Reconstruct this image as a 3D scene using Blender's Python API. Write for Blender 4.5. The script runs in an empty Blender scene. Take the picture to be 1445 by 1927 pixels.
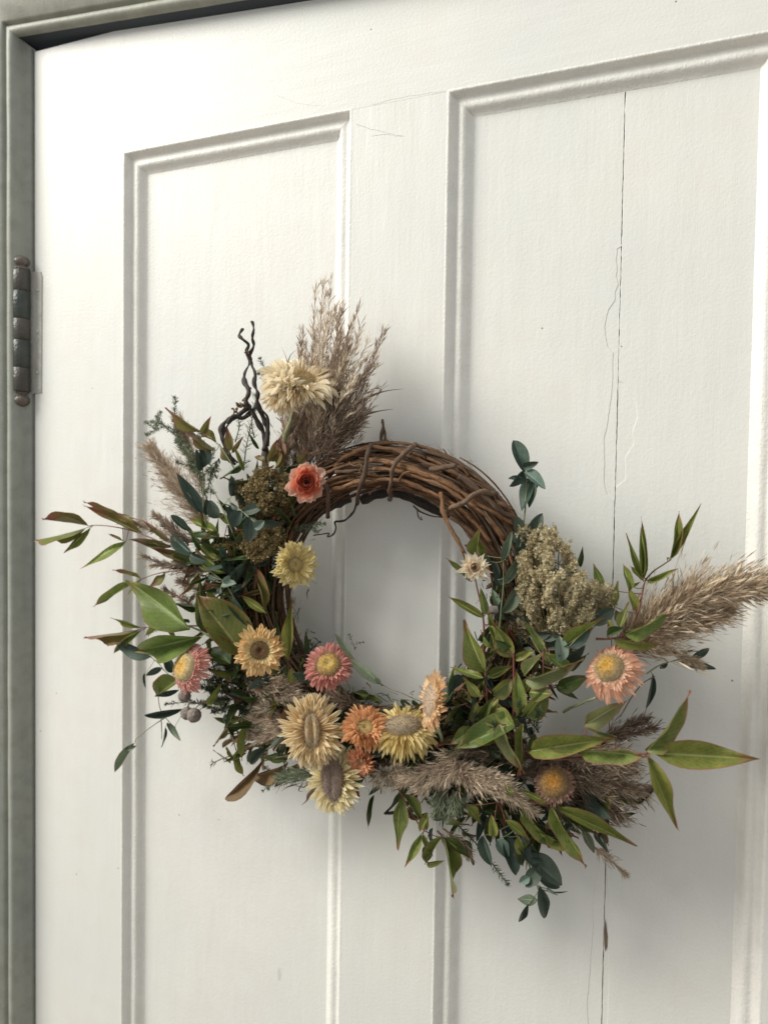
import bpy, bmesh, math, random
import numpy as np
from mathutils import Vector, Matrix, noise
R = math.radians
random.seed(7); rng = np.random.default_rng(7)
scene = bpy.context.scene
col = scene.collection

# ------------------------------------------------------------------ camera
W, H = 1445.0, 1927.0            # the photograph's own size, used to measure places in it
F = 1457.0
YAW, PIT, ROL = R(21.216), R(-2.049), R(0.86)
D = 0.65                         # camera's distance from the door face (m)
CAM = Vector((0, -D, 0))
fwd = Vector((-math.sin(YAW)*math.cos(PIT), math.cos(YAW)*math.cos(PIT), math.sin(PIT)))
r0 = fwd.cross(Vector((0, 0, 1))).normalized(); u0 = r0.cross(fwd)
right = r0*math.cos(ROL)+u0*math.sin(ROL); up = -r0*math.sin(ROL)+u0*math.cos(ROL)
cd = bpy.data.cameras.new('camera'); cam = bpy.data.objects.new('camera', cd); col.objects.link(cam)
cam.matrix_world = Matrix(((right.x, up.x, -fwd.x, CAM.x), (right.y, up.y, -fwd.y, CAM.y), (right.z, up.z, -fwd.z, CAM.z), (0, 0, 0, 1)))
cd.sensor_fit = 'VERTICAL'; cd.sensor_height = 36.0; cd.sensor_width = 27.0; cd.lens = 36.0*F/H
cd.clip_start = 0.01; cd.clip_end = 50
cd.dof.use_dof = True; cd.dof.focus_distance = 0.625; cd.dof.aperture_fstop = 5.0
scene.camera = cam

# ------------------------------------------------------------------ light: a tall window to the left, room light all round
world = bpy.data.worlds.new('World'); scene.world = world; world.use_nodes = True
bg = world.node_tree.nodes['Background']; bg.inputs[0].default_value = (0.955, 0.98, 0.965, 1); bg.inputs[1].default_value = 0.61
ld = bpy.data.lights.new('window_light', 'AREA'); ld.shape = 'RECTANGLE'; ld.size = 1.8; ld.size_y = 1.9
ld.energy = 214; ld.color = (1.0, 0.966, 0.885)
lo = bpy.data.objects.new('window_light', ld); col.objects.link(lo)
lo.location = (-3.05, -2.0, 2.35)
lo.rotation_euler = (Vector((-0.25, 0, -0.05))-Vector(lo.location)).to_track_quat('-Z', 'Y').to_euler()
scene.view_settings.view_transform = 'Standard'; scene.view_settings.look = 'None'
scene.view_settings.exposure = 0.13; scene.view_settings.gamma = 1.0

# ------------------------------------------------------------------ helpers
def P(x, y, d=0.0):
    """the place seen at (x, y) of the photograph, d metres in front of the door face"""
    v = fwd*F + right*(x-W/2) - up*(y-H/2)
    t = (D-d)/v.y
    return CAM + v*t
def mpp(p): return (p-CAM).dot(fwd)/F
ZN = {0: (0, 0, 1), 1: (230, 520, 2.627), 2: (60, 920, 2.676), 3: (500, 1150, 3.803), 4: (600, 770, 3.141), 5: (820, 920, 3.01),
      6: (740, 1300, 2.0496), 7: (1100, 920, 2.834), 8: (740, 1380, 2.89), 9: (360, 1260, 3.6125)}
def Z(z, x, y): a, b, s = ZN[z]; return (a+x/s, b+y/s)
def ZP(z, x, y, d): q = Z(z, x, y); return P(q[0], q[1], d)

def tag(o, label=None, cat=None, group=None, kind=None):
    if label: o['label'] = label
    if cat: o['category'] = cat
    if group: o['group'] = group
    if kind: o['kind'] = kind
    return o
ROOTLOC = {}
def link(name, me, parent=None, mat=None, M=None):
    o = bpy.data.objects.new(name, me); col.objects.link(o)
    if mat is not None and me is not None and not me.materials: me.materials.append(mat)
    if parent is not None:
        o.parent = parent
        o.matrix_parent_inverse = Matrix.Translation(-ROOTLOC.get(parent.name, Vector((0, 0, 0))))
    if M is not None: o.matrix_basis = M
    return o
def empty(name, loc):
    o = bpy.data.objects.new(name, None); col.objects.link(o); o.location = loc; o.empty_display_size = .05
    ROOTLOC[o.name] = Vector(loc); return o

class MB:
    def __init__(s): s.v = []; s.f = []; s.t = []; s.uv = []
    def add(s, vs, fs, tint=0.0, uvs=None):
        b = len(s.v); s.v += [tuple(v) for v in vs]; s.f += [tuple(i+b for i in f) for f in fs]
        s.t += ([tint]*len(vs) if not isinstance(tint, (list, tuple)) else list(tint))
        s.uv += (uvs if uvs else [(0, 0)]*len(vs))
    def mesh(s, name, smooth=True):
        me = bpy.data.meshes.new(name); me.from_pydata(s.v, [], s.f)
        at = me.attributes.new('tint', 'FLOAT', 'POINT'); at.data.foreach_set('value', s.t)
        uvl = me.uv_layers.new(name='UVMap')
        li = np.empty(len(me.loops), dtype=np.int32); me.loops.foreach_get('vertex_index', li)
        uvl.data.foreach_set('uv', np.array(s.uv, dtype=np.float32)[li].ravel())
        if smooth: me.polygons.foreach_set('use_smooth', [True]*len(me.polygons))
        me.update(); return me
    def build(s, name, mat, parent=None, smooth=True):
        return link(name, s.mesh(name, smooth), parent, mat)
    def tube(s, pts, ra, rb=None, sides=6, tint=0.0, cap=True, wob=0.0):
        rb = ra if rb is None else rb
        n = len(pts); b = len(s.v); nr = None
        for i, p in enumerate(pts):
            p = Vector(p)
            t = (Vector(pts[min(i+1, n-1)])-Vector(pts[max(i-1, 0)]))
            t = t.normalized() if t.length > 1e-9 else Vector((0, 0, 1))
            if nr is None: nr = t.orthogonal().normalized()
            nr = (nr-t*nr.dot(t)); nr = nr.normalized() if nr.length > 1e-6 else t.orthogonal().normalized()
            bn = t.cross(nr); k = i/max(n-1, 1); r = ra+(rb-ra)*k
            if wob: r *= 1+wob*(noise.noise(p*140))
            for j in range(sides):
                a = 2*math.pi*j/sides
                s.v.append(tuple(p+(nr*math.cos(a)+bn*math.sin(a))*r)); s.t.append(tint); s.uv.append((j/sides, k*n*.1))
        for i in range(n-1):
            for j in range(sides):
                a = b+i*sides+j; c = b+i*sides+(j+1) % sides
                s.f.append((a, c, c+sides, a+sides))
        if cap:
            s.f.append(tuple(b+j for j in range(sides))[::-1]); s.f.append(tuple(b+(n-1)*sides+j for j in range(sides)))
def smoothpts(pts, k=5):
    pts = [Vector(p) for p in pts]
    if len(pts) < 3: return [pts[0].lerp(pts[-1], i/k) for i in range(k+1)]
    out = []
    for i in range(len(pts)-1):
        a = pts[max(i-1, 0)]; b = pts[i]; c = pts[i+1]; d = pts[min(i+2, len(pts)-1)]
        for j in range(k):
            t = j/k; t2 = t*t; t3 = t2*t
            out.append(.5*((2*b)+(c-a)*t+(2*a-5*b+4*c-d)*t2+(3*b-a-3*c+d)*t3))
    out.append(pts[-1]); return out
def rv(): 
    a = Vector((random.gauss(0, 1), random.gauss(0, 1), random.gauss(0, 1))); return a.normalized()

# ------------------------------------------------------------------ materials
class NT:
    def __init__(s, name):
        s.m = bpy.data.materials.new(name); s.m.use_nodes = True; s.t = s.m.node_tree; s.n = s.t.nodes; s.n.clear()
        s.out = s.n.new('ShaderNodeOutputMaterial')
    def N(s, typ, ins=None, **kw):
        n = s.n.new('ShaderNode'+typ)
        for k, v in kw.items(): setattr(n, k, v)
        for k, v in (ins or {}).items():
            if hasattr(v, 'is_output'): s.t.links.new(v, n.inputs[k])
            else: n.inputs[k].default_value = v
        return n
    def math(s, op, a, b=0.0, clamp=False):
        return s.N('Math', {0: a, 1: b}, operation=op, use_clamp=clamp).outputs[0]
    def mix(s, f, a, b, bt='MIX'):
        n = s.N('Mix', data_type='RGBA', blend_type=bt)
        for i, v in ((0, f), (6, a), (7, b)):
            if hasattr(v, 'is_output'): s.t.links.new(v, n.inputs[i])
            else: n.inputs[i].default_value = v if i == 0 else (v if len(v) == 4 else (*v, 1))
        return n.outputs[2]
    def ramp(s, f, stops, interp='LINEAR'):
        n = s.N('ValToRGB', {0: f}); n.color_ramp.interpolation = interp
        e = n.color_ramp.elements
        while len(e) < len(stops): e.new(1)
        for i, (p, c) in enumerate(stops):
            e[i].position = p; e[i].color = (*c, 1) if not isinstance(c, (int, float)) else (c, c, c, 1)
        return n.outputs[0]
    def noise(s, vec, scale, detail=3, rough=.5, dist=0.0):
        return s.N('TexNoise', {'Vector': vec, 'Scale': scale, 'Detail': detail, 'Roughness': rough, 'Distortion': dist}).outputs[0]
    def surf(s, sh): s.t.links.new(sh, s.out.inputs[0]); return s.m

def papery(name, colour_fn, rough=.45, trans=.3, sheen=.0, bump=None):
    t = NT(name); c, h = colour_fn(t)
    p = t.N('BsdfPrincipled', {'Base Color': c, 'Roughness': rough, 'Specular IOR Level': .35})
    if h is not None:
        b = t.N('Bump', {'Height': h, 'Strength': .5, 'Distance': bump or .0004}); t.t.links.new(b.outputs[0], p.inputs['Normal'])
    if trans > 0:
        tr = t.N('BsdfTranslucent', {'Color': c}); mx = t.N('MixShader', {0: trans, 1: p.outputs[0], 2: tr.outputs[0]})
        return t.surf(mx.outputs[0])
    return t.surf(p.outputs[0])

def paint_material(name, base, blotch, bump=1.0, specks=True, rough=.42, dirt=0.0, across=False):
    t = NT(name)
    co = t.N('NewGeometry').outputs['Position']
    mp = t.N('Mapping', {'Vector': co, 'Scale': (.05, 1, 1) if across else (1, 1, .05)}).outputs[0]
    mp2 = t.N('Mapping', {'Vector': co, 'Scale': (.22, 1, 1) if across else (1, 1, .22)}).outputs[0]
    brush = t.noise(mp, 900, 3, .6); grain = t.noise(mp, 260, 4, .55, .3); wav = t.noise(mp2, 34, 3, .5)
    orange = t.noise(co, 420, 2, .5)
    f = t.ramp(t.noise(co, 5.5, 4, .55), [(.35, 0.0), (.7, 1.0)])
    c = t.mix(f, base, blotch)
    c = t.mix(t.math('MULTIPLY', t.ramp(t.noise(mp, 190, 3, .6), [(.45, 0.0), (.75, 1.0)]), .05), c, (base[0]*.72, base[1]*.70, base[2]*.66))
    fine = t.noise(co, 1500, 2, .6); pat = t.noise(co, 38, 5, .62)
    c = t.mix(t.math('MULTIPLY', t.ramp(fine, [(.35, 0.0), (.65, 1.0)]), .14), c, (base[0]*.62, base[1]*.62, base[2]*.60))
    c = t.mix(t.math('MULTIPLY', t.ramp(pat, [(.40, 0.0), (.62, 1.0)]), .15), c, (base[0]*.86, base[1]*.80, base[2]*.76))
    c = t.mix(t.math('MULTIPLY', t.ramp(t.noise(co, 3.1, 3, .5), [(.45, 0.0), (.6, 1.0)]), .16), c, (base[0]*.80, base[1]*.88, base[2]*.86))
    if specks:
        vo = t.N('TexVoronoi', {'Vector': co, 'Scale': 31.0, 'Randomness': 1.0}).outputs['Distance']
        nz = t.noise(co, 3000, 1, .5); sp = t.math('LESS_THAN', t.math('ADD', vo, t.math('MULTIPLY', nz, .014)), .032)
        sel = t.math('GREATER_THAN', t.noise(co, 13, 1, .5), .50)
        c = t.mix(t.math('MULTIPLY', t.math('MULTIPLY', sp, sel), .75), c, (.16, .12, .09))
        # nicks and scuffs
        vo2 = t.N('TexVoronoi', {'Vector': t.N('Mapping', {'Vector': co, 'Scale': (1, 1, .3), 'Rotation': (0, .4, 0)}).outputs[0], 'Scale': 15.0}).outputs['Distance']
        c = t.mix(t.math('MULTIPLY', t.math('LESS_THAN', t.math('ADD', vo2, t.math('MULTIPLY', nz, .03)), .045), .35), c, (.42, .37, .31))
        nick = t.math('MULTIPLY', t.math('LESS_THAN', vo2, .03), -1.2)
    if dirt:
        d = t.ramp(t.noise(co, 60, 5, .65), [(.42, 0.0), (.72, 1.0)])
        c = t.mix(t.math('MULTIPLY', d, dirt), c, (base[0]*.35, base[1]*.34, base[2]*.34))
    h = t.math('ADD', t.math('MULTIPLY', brush, .20), t.math('ADD', t.math('MULTIPLY', t.math('MULTIPLY', grain, t.noise(co, 16, 2, .5)), .7), t.math('ADD', t.math('MULTIPLY', wav, 2.2), t.math('MULTIPLY', orange, .55))))
    if specks: h = t.math('ADD', h, nick)
    b = t.N('Bump', {'Height': h, 'Strength': .8, 'Distance': .00042*bump})
    p = t.N('BsdfPrincipled', {'Base Color': c, 'Roughness': rough, 'Specular IOR Level': .4, 'Normal': b.outputs[0]})
    return t.surf(p.outputs[0])

M_DOOR = paint_material('old_white_gloss_paint', (.755, .745, .705), (.705, .715, .70))
M_DOOR_H = paint_material('old_white_gloss_paint_brushed_across', (.755, .745, .705), (.705, .715, .70), across=True)
M_MOULD = paint_material('old_white_moulding_paint', (.83, .815, .77), (.79, .785, .75), bump=2.6, specks=False, dirt=.12)
M_CASE = paint_material('taupe_frame_paint', (.36, .365, .32), (.29, .31, .28), bump=1.2, dirt=.35, specks=False, rough=.5)
M_HEAD = paint_material('taupe_bead_paint', (.33, .33, .27), (.28, .29, .25), bump=1.2, dirt=.35, specks=False, rough=.5)
M_REVEAL = paint_material('blue_black_shade_reveal', (.045, .055, .065), (.03, .035, .045), bump=1, specks=False, rough=.7)  # shade under the head casing, put into the colour as blue-black
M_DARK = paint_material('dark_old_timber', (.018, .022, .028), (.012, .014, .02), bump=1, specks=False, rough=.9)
M_WALL = paint_material('wall_plaster_paint', (.42, .40, .36), (.40, .39, .36), bump=1, specks=False, rough=.8)
M_FLOOR = paint_material('floor_boards', (.20, .13, .08), (.15, .10, .06), bump=1, specks=False, rough=.6)
M_PLATE = paint_material('painted_over_plate_shadow_grey', (.55, .54, .49), (.40, .39, .36), bump=3, dirt=.5, specks=False)  # painted-over plate, its grey standing in for the hinge barrel's shadow
M_HINGE_A = paint_material('hinge_worn_grey_paint', (.115, .105, .09), (.05, .045, .04), bump=3.5, dirt=.8, specks=False, rough=.33)
M_HINGE_B = paint_material('hinge_worn_green_paint', (.062, .08, .07), (.06, .055, .05), bump=3.5, dirt=.8, specks=False, rough=.33)
M_HINGE_C = paint_material('hinge_chipped_pale_paint', (.22, .19, .165), (.10, .075, .06), bump=4, dirt=.8, specks=False, rough=.25)

def wood_col(a, b, c2):
    def fn(t):
        uv = t.N('UVMap').outputs[0]; co = t.N('NewGeometry').outputs['Position']
        st = t.noise(t.N('Mapping', {'Vector': uv, 'Scale': (7, 1.6, 1)}).outputs[0], 3, 5, .72, .6)
        n2 = t.noise(co, 160, 4, .6); rnd = t.N('ObjectInfo').outputs['Random']
        c = t.mix(t.ramp(st, [(.38, 0.0), (.62, 1.0)]), a, b)
        c = t.mix(t.ramp(n2, [(.5, 0.0), (.75, .8)]), c, c2)
        fl = t.noise(t.N('Mapping', {'Vector': uv, 'Scale': (22, 3.0, 1)}).outputs[0], 3, 3, .6, .4)
        c = t.mix(t.math('MULTIPLY', t.ramp(fl, [(.58, 0.0), (.66, 1.0)]), .6), c, (min(1, b[0]*1.7), min(1, b[1]*1.7), min(1, b[2]*1.8)))
        c = t.mix(t.math('MULTIPLY', rnd, .75), c, t.mix(.5, a, (.02, .014, .010)))
        h = t.math('ADD', t.math('ADD', st, t.math('MULTIPLY', fl, .5)), t.math('MULTIPLY', n2, .6)); return c, h
    return fn
M_VINE = papery('grapevine_bark', wood_col((.065, .030, .015), (.36, .185, .082), (.022, .013, .009)), rough=.62, trans=0, bump=.0022)
M_VINE_D = papery('dark_vine_bark', wood_col((.022, .018, .016), (.06, .045, .036), (.01, .008, .007)), rough=.6, trans=0, bump=.0009)
M_VINE_G = papery('grey_brown_vine_bark', wood_col((.095, .055, .034), (.235, .150, .092), (.04, .026, .018)), rough=.65, trans=0, bump=.0024)
M_WILLOW = papery('dark_curled_twig_bark', wood_col((.028, .022, .02), (.085, .066, .055), (.012, .01, .009)), rough=.65, trans=0, bump=.0009)

def leaf_col(g1, g2, tip, tipamt=.8, spots=.0, vein=.5, edge=.6, tipstart=.72):
    def fn(t):
        uv = t.N('UVMap').outputs[0]; s = t.N('SeparateXYZ', {0: uv}); u, v = s.outputs[0], s.outputs[1]
        oi = t.N('ObjectInfo'); rnd = oi.outputs['Random']
        co = t.N('NewGeometry').outputs['Position']
        n = t.noise(co, 90, 4, .6); n2 = t.noise(co, 420, 3, .6)
        c = t.mix(t.ramp(n, [(.35, 0.0), (.65, 1.0)]), g1, g2)
        c = t.mix(t.math('MULTIPLY', rnd, .5), c, (g2[0]*1.15, g2[1]*.86, g2[2]*.8))
        dark = t.math('MULTIPLY', t.math('GREATER_THAN', t.math('FRACT', t.math('MULTIPLY', rnd, 7.3)), .55), .35)
        c = t.mix(dark, c, (g1[0]*.45, g1[1]*.5, g1[2]*.55))
        c = t.mix(t.math('MULTIPLY', t.ramp(n2, [(.50, 0.0), (.70, 1.0)]), .42), c, (g1[0]*.5, g1[1]*.55, g1[2]*.6))
        c = t.mix(t.math('MULTIPLY', t.ramp(t.noise(co, 700, 2, .6), [(.60, 0.0), (.68, 1.0)]), .5), c, (tip[0]*.6, tip[1]*.6, tip[2]*.6))
        au = t.math('ABSOLUTE', t.math('SUBTRACT', u, .5))
        # side veins
        vv = t.math('SUBTRACT', v, t.math('MULTIPLY', au, .55))
        w = t.math('PINGPONG', t.math('MULTIPLY', vv, 12.0), .5)
        vn = t.math('MULTIPLY', t.math('LESS_THAN', w, .06), vein*.5)
        c = t.mix(vn, c, (g2[0]*1.5, g2[1]*1.35, g2[2]*1.5))
        mid = t.math('MULTIPLY', t.math('LESS_THAN', au, .028), vein*1.6, True)
        c = t.mix(mid, c, (g2[0]*1.9, g2[1]*1.6, g2[2]*2.0))
        tv = t.math('ADD', v, t.math('MULTIPLY', t.math('SUBTRACT', n, .5), .5))
        c = t.mix(t.math('MULTIPLY', t.ramp(tv, [(tipstart, 0.0), (1.0, 1.0)]), tipamt), c, tip)
        c = t.mix(t.math('MULTIPLY', t.math('GREATER_THAN', au, .45), edge), c, tip)
        if spots:
            sp = t.ramp(t.noise(co, 150, 3, .7), [(.56, 0.0), (.60, 1.0)])
            ar = t.ramp(t.noise(co, 40, 2, .5), [(.45, 0.0), (.55, 1.0)])
            c = t.mix(t.math('MULTIPLY', t.math('MULTIPLY', sp, ar), spots), c, (.16, .03, .03))
        h = t.math('ADD', t.math('MULTIPLY', w, .5), t.math('MULTIPLY', n2, .4))
        return c, h
    return fn
LM = {
 'nan': papery('green_leaf_red_edged', leaf_col((.105, .165, .036), (.26, .325, .088), (.35, .13, .085)), .42, .32),
 'nanr': papery('olive_leaf_reddening', leaf_col((.13, .145, .045), (.22, .21, .075), (.27, .07, .065), 1.0, tipstart=.45), .45, .3),
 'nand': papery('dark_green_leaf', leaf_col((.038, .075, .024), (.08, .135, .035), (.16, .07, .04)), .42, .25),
 'big': papery('broad_green_leaf', leaf_col((.085, .155, .038), (.16, .24, .062), (.28, .18, .07), .6, edge=.3), .45, .3),
 'spot': papery('broad_leaf_red_blotches', leaf_col((.09, .13, .03), (.17, .20, .05), (.28, .12, .05), .8, spots=.9, edge=.4), .45, .3),
 'pale': papery('pale_green_pinkish_leaf', leaf_col((.20, .26, .10), (.31, .35, .15), (.38, .19, .12), .8, tipstart=.55), .45, .35),
 'brown': papery('dry_brown_green_leaf', leaf_col((.16, .115, .055), (.24, .18, .09), (.12, .07, .04), .7), .5, .25),
 'euc': papery('blue_green_eucalyptus_leaf', leaf_col((.038, .070, .052), (.075, .116, .088), (.10, .09, .06), .25, vein=.2, edge=.15), .48, .18),
 'eucl': papery('pale_eucalyptus_leaf', leaf_col((.13, .205, .165), (.20, .285, .225), (.16, .2, .14), .3, vein=.25, edge=.2), .5, .2),
 'eucg': papery('grey_green_eucalyptus_leaf', leaf_col((.12, .175, .11), (.20, .26, .17), (.22, .16, .11), .4, vein=.3, edge=.3), .5, .2),
}
def plain_col(a, b, sc=120):
    def fn(t):
        co = t.N('NewGeometry').outputs['Position']; n = t.noise(co, sc, 3, .6)
        return t.mix(t.ramp(n, [(.35, 0.0), (.65, 1.0)]), a, b), n
    return fn
def tint_col(stops, amt=.25):
    def fn(t):
        a = t.N('Attribute', attribute_name='tint').outputs['Fac']; co = t.N('NewGeometry').outputs['Position']
        n = t.noise(co, 300, 2, .5)
        c = t.ramp(a, stops); c = t.mix(t.math('MULTIPLY', n, amt), c, tuple(x*.5 for x in stops[0][1]))
        return c, None
    return fn
M_STEM_R = papery('reddish_stem', plain_col((.20, .06, .05), (.13, .07, .04)), .45, 0, bump=.0003)
M_STEM_G = papery('green_stem', plain_col((.16, .19, .10), (.24, .25, .14)), .5, 0, bump=.0003)
M_STEM_B = papery('brown_stem', plain_col((.12, .08, .055), (.20, .14, .09)), .6, 0, bump=.0003)
M_PLUME = papery('dry_grass_plume', tint_col([(0, (.22, .155, .115)), (.35, (.45, .34, .25)), (.7, (.66, .53, .40)), (1, (.84, .74, .57))]), .5, .3)
M_PLUME_T = papery('golden_grass_plume', tint_col([(0, (.26, .18, .12)), (.35, (.50, .38, .26)), (.7, (.72, .58, .42)), (1, (.88, .77, .59))]), .5, .3)
M_PLUME_D = papery('dark_grass_plume', tint_col([(0, (.10, .068, .052)), (.35, (.21, .15, .115)), (.75, (.38, .285, .21)), (1, (.60, .49, .36))]), .55, .25)
M_HEATH = papery('grey_green_needles', tint_col([(0, (.08, .105, .065)), (.5, (.17, .205, .13)), (1, (.32, .36, .24))]), .55, .25)
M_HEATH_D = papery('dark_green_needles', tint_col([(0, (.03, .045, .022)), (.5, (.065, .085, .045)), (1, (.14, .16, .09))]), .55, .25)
M_YAR = papery('cream_seed_heads', tint_col([(0, (.24, .185, .09)), (.4, (.56, .47, .29)), (.75, (.78, .70, .47)), (1, (.88, .83, .62))]), .65, .3)
M_YARB = papery('ochre_seed_heads', tint_col([(0, (.11, .08, .035)), (.4, (.24, .175, .075)), (.8, (.38, .29, .14)), (1, (.52, .42, .23))]), .65, .25)
M_BERRY = papery('grey_brown_fuzz', plain_col((.16, .13, .115), (.27, .235, .21), 500), .8, 0, bump=.0006)

# ------------------------------------------------------------------ floor, wall
def prism(name, poly, y0, y1, mat, parent=None, bev=.0, seg=2, xonly=None):
    bm = bmesh.new(); fv = [bm.verts.new((x, y0, z)) for x, z in poly]; bv = [bm.verts.new((x, y1, z)) for x, z in poly]
    n = len(poly); bm.faces.new(fv); bm.faces.new(bv[::-1])
    for i in range(n): bm.faces.new((fv[i], bv[i], bv[(i+1) % n], fv[(i+1) % n]))
    bmesh.ops.recalc_face_normals(bm, faces=bm.faces)
    if bev:
        es = [e for e in bm.edges if all(abs(v.co.y-y0) < 1e-6 and (xonly is None or abs(v.co.x-xonly) < 1e-5) for v in e.verts)]
        bmesh.ops.bevel(bm, geom=es, offset=bev, segments=seg, affect='EDGES', profile=.6)
    me = bpy.data.meshes.new(name); bm.to_mesh(me); bm.free()
    return link(name, me, parent, mat)

ZF = -1.57
fl = prism('floor', [(-3, ZF), (3, ZF), (3, ZF-.05), (-3, ZF-.05)], -3.0, .5, M_FLOOR); tag(fl, kind='structure')

# ------------------------------------------------------------------ door
TR = .0134                       # how far the panels lie back
MW = .0192                       # moulding width
xDL = -1.0168*D; xDR = .279*D
p1l, p1r = -.8345*D, -.4465*D
p2l, p2r = -.305*D, .0985*D
zD0 = .7022*D; zD1 = .712*D      # the top edge climbs a little: the old door has sagged
z1a, z1b = .5135*D, .5187*D
z2a, z2b = .5205*D, .5245*D
zb = -.80
door = tag(empty('panelled_door', (xDL, 0, ZF+.01)), 'old off-white painted wooden door with tall recessed panels behind the wreath', 'door')
TH = .04
bv = .0012
prism('stile', [(xDL, ZF+.01), (p1l, ZF+.01), (p1l, z1a), (p1l, zD0-.11), (p1l, zD0+.0015), (xDL, zD0)], 0, TH, M_DOOR, door, bv, xonly=xDL)
prism('stile', [(p2r, ZF+.01), (xDR, ZF+.01), (xDR, zD1), (p2r, zD1)], 0, TH, M_DOOR, door, bv)
xm = lambda x: zD0+(zD1-zD0)*(x-xDL)/(xDR-xDL)
prism('top_rail', [(p1l+.00002, z1a), (p1r, z1b), (p2l, z2a), (p2r-.00002, z2b), (p2r-.00002, xm(p2r)), (p1l+.00002, xm(p1l))], .00004, TH, M_DOOR_H, door, .00012)
prism('muntin', [(p1r, zb), (p2l, zb), (p2l, z2a-.00005), (p1r, z1b-.00005)], 0.00008, TH, M_DOOR, door, .0001)
prism('lock_rail', [(p1l, zb-.16), (p2r, zb-.16), (p2r, zb-.0001), (p1l, zb-.0001)], .0001, TH, M_DOOR, door, .001)
prism('bottom_rail', [(p1l, ZF+.01), (p2r, ZF+.01), (p2r, ZF+.2), (p1l, ZF+.2)], .0001, TH, M_DOOR, door, .001)
prism('muntin', [(p1r, ZF+.2), (p2l, ZF+.2), (p2l, zb-.1602), (p1r, zb-.1602)], 0.00015, TH, M_DOOR, door, .001)
PROF = [(-.0034, -.0004), (-.0020, -.0001), (-.0006, .0002), (.0003, .0001), (.0012, -.0010), (.0026, -.0044), (.0042, -.0065), (.0058, -.0072), (.0070, -.0071), (.0082, -.0066), (.0094, -.0063),
        (.0108, -.0062), (.0124, -.0067), (.0138, -.0080), (.0150, -.0097), (.0162, -.0113), (.0176, -.0124), (.0188, -.0130), (.0196, -.0136)]
def panel_mouldings(x0, x1, za, zbb, zt0, zt1):
    # corners: outer rectangle, mitred
    C = [(x0, zbb), (x1, zbb), (x1, zt1), (x0, zt0)]
    dg = [(1, 1), (-1, 1), (-1, -1), (1, -1)]
    for i in (0, 1, 2, 3):
        A = C[i]; B = C[(i+1) % 4]; da = dg[i]; db = dg[(i+1) % 4]
        L = math.hypot(B[0]-A[0], B[1]-A[1]); n = max(8, int(L/.012)); mb = MB()
        vs = []; fs = []
        for k in range(n+1):
            t = k/n
            for (u, h) in PROF:
                ax, az = A[0]+da[0]*u, A[1]+da[1]*u; bx, bz = B[0]+db[0]*u, B[1]+db[1]*u
                x = ax+(bx-ax)*t; z = az+(bz-az)*t
                q = Vector((x*1.0, i*3.1, z)); w = noise.noise(q*22+Vector((0, u*60, 0)))*.00035+noise.noise(q*90+Vector((0, u*200, 0)))*.00016
                ed = max(0, min(1, (u-.001)/.002))*min(1, abs(u-.0196)/.002+.15)
                vs.append((x, -h+w*ed, z))
        m = len(PROF)
        for k in range(n):
            for j in range(m-1): fs.append((k*m+j, (k+1)*m+j, (k+1)*m+j+1, k*m+j+1))
        mb.add(vs, fs); o = mb.build('moulding', M_MOULD, door)
panel_mouldings(p1l+.0001, p1r-.0001, 0, zb, z1a-.0001, z1b-.0001)
panel_mouldings(p2l+.0001, p2r-.0001, 0, zb, z2a-.0001, z2b-.0001)
panel_mouldings(p1l+.0001, p1r-.0001, 0, ZF+.2, zb-.1601, zb-.1601)
panel_mouldings(p2l+.0001, p2r-.0001, 0, ZF+.2, zb-.1601, zb-.1601)

def interp(tab, z):
    """tab: [(z, x)] falling z"""
    if z > tab[0][0] or z < tab[-1][0]: return None
    for (za, xa), (zc, xc) in zip(tab, tab[1:]):
        if za >= z >= zc: return xa+(xc-xa)*(za-z)/max(za-zc, 1e-9)
def board(name, xa, xb, ztop, zbot, flakeR=None, flakeL=None):
    """panel board; flakeR/L = lists of tables (z -> x) where old paint has flaked off along that side"""
    mb = MB(); n = int((ztop-zbot)/.0022); rec = .00038; rows = []
    for k in range(n+1):
        z = ztop+(zbot-ztop)*k/n
        fr = None; fl_ = None
        for t in (flakeR or []):
            v = interp(t, z)
            if v is not None: fr = v
        for t in (flakeL or []):
            v = interp(t, z)
            if v is not None: fl_ = v
        j = noise.noise(Vector((7.7, xa*50, z*260)))*.00035
        b = xb+(j if flakeR is not None else 0); a = xa+(j if flakeL is not None else 0)
        y0 = TR
        row = []
        row.append((a, y0+.006)); row.append((a+.00005, y0+(rec if fl_ else .00015)))
        if fl_: row += [(fl_+j, y0+rec), (fl_+.0003+j, y0)]
        else: row += [(a+.0004, y0), (a+.0008, y0)]
        row.append(((a+b)/2, y0))
        if fr: row += [(fr-.0003+j, y0), (fr+j, y0+rec)]
        else: row += [(b-.0008, y0), (b-.0004, y0)]
        row.append((b-.00005, y0+(rec if fr else .00015))); row.append((b, y0+.006))
        rows.append([(x, y, z) for x, y in row])
    m = len(rows[0]); vs = [p for r in rows for p in r]
    fs = [(k*m+i, (k+1)*m+i, (k+1)*m+i+1, k*m+i+1) for k in range(n) for i in range(m-1)]
    mb.add(vs, fs); return mb.build(name, M_DOOR, door, smooth=False)
def ptab(z, pts):
    t = [];
    for x, y in pts:
        p = ZP(z, x, y, -TR); t.append((p.z, p.x))
    t.sort(reverse=True); return t
WL = ptab(5, [])
ZN[10] = (1080, 420, 3.323); ZN[11] = (560, 1500, 1.6328)
wl1 = ptab(10, [(300, 140), (270, 160), (262, 230), (270, 290), (260, 330), (278, 380), (255, 430), (258, 475), (215, 540), (190, 640), (200, 730), (212, 785), (243, 800), (240, 870), (240, 980), (235, 1060), (222, 1160), (200, 1300), (185, 1340), (190, 1500), (185, 1620), (205, 1700), (245, 1722)])
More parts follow.
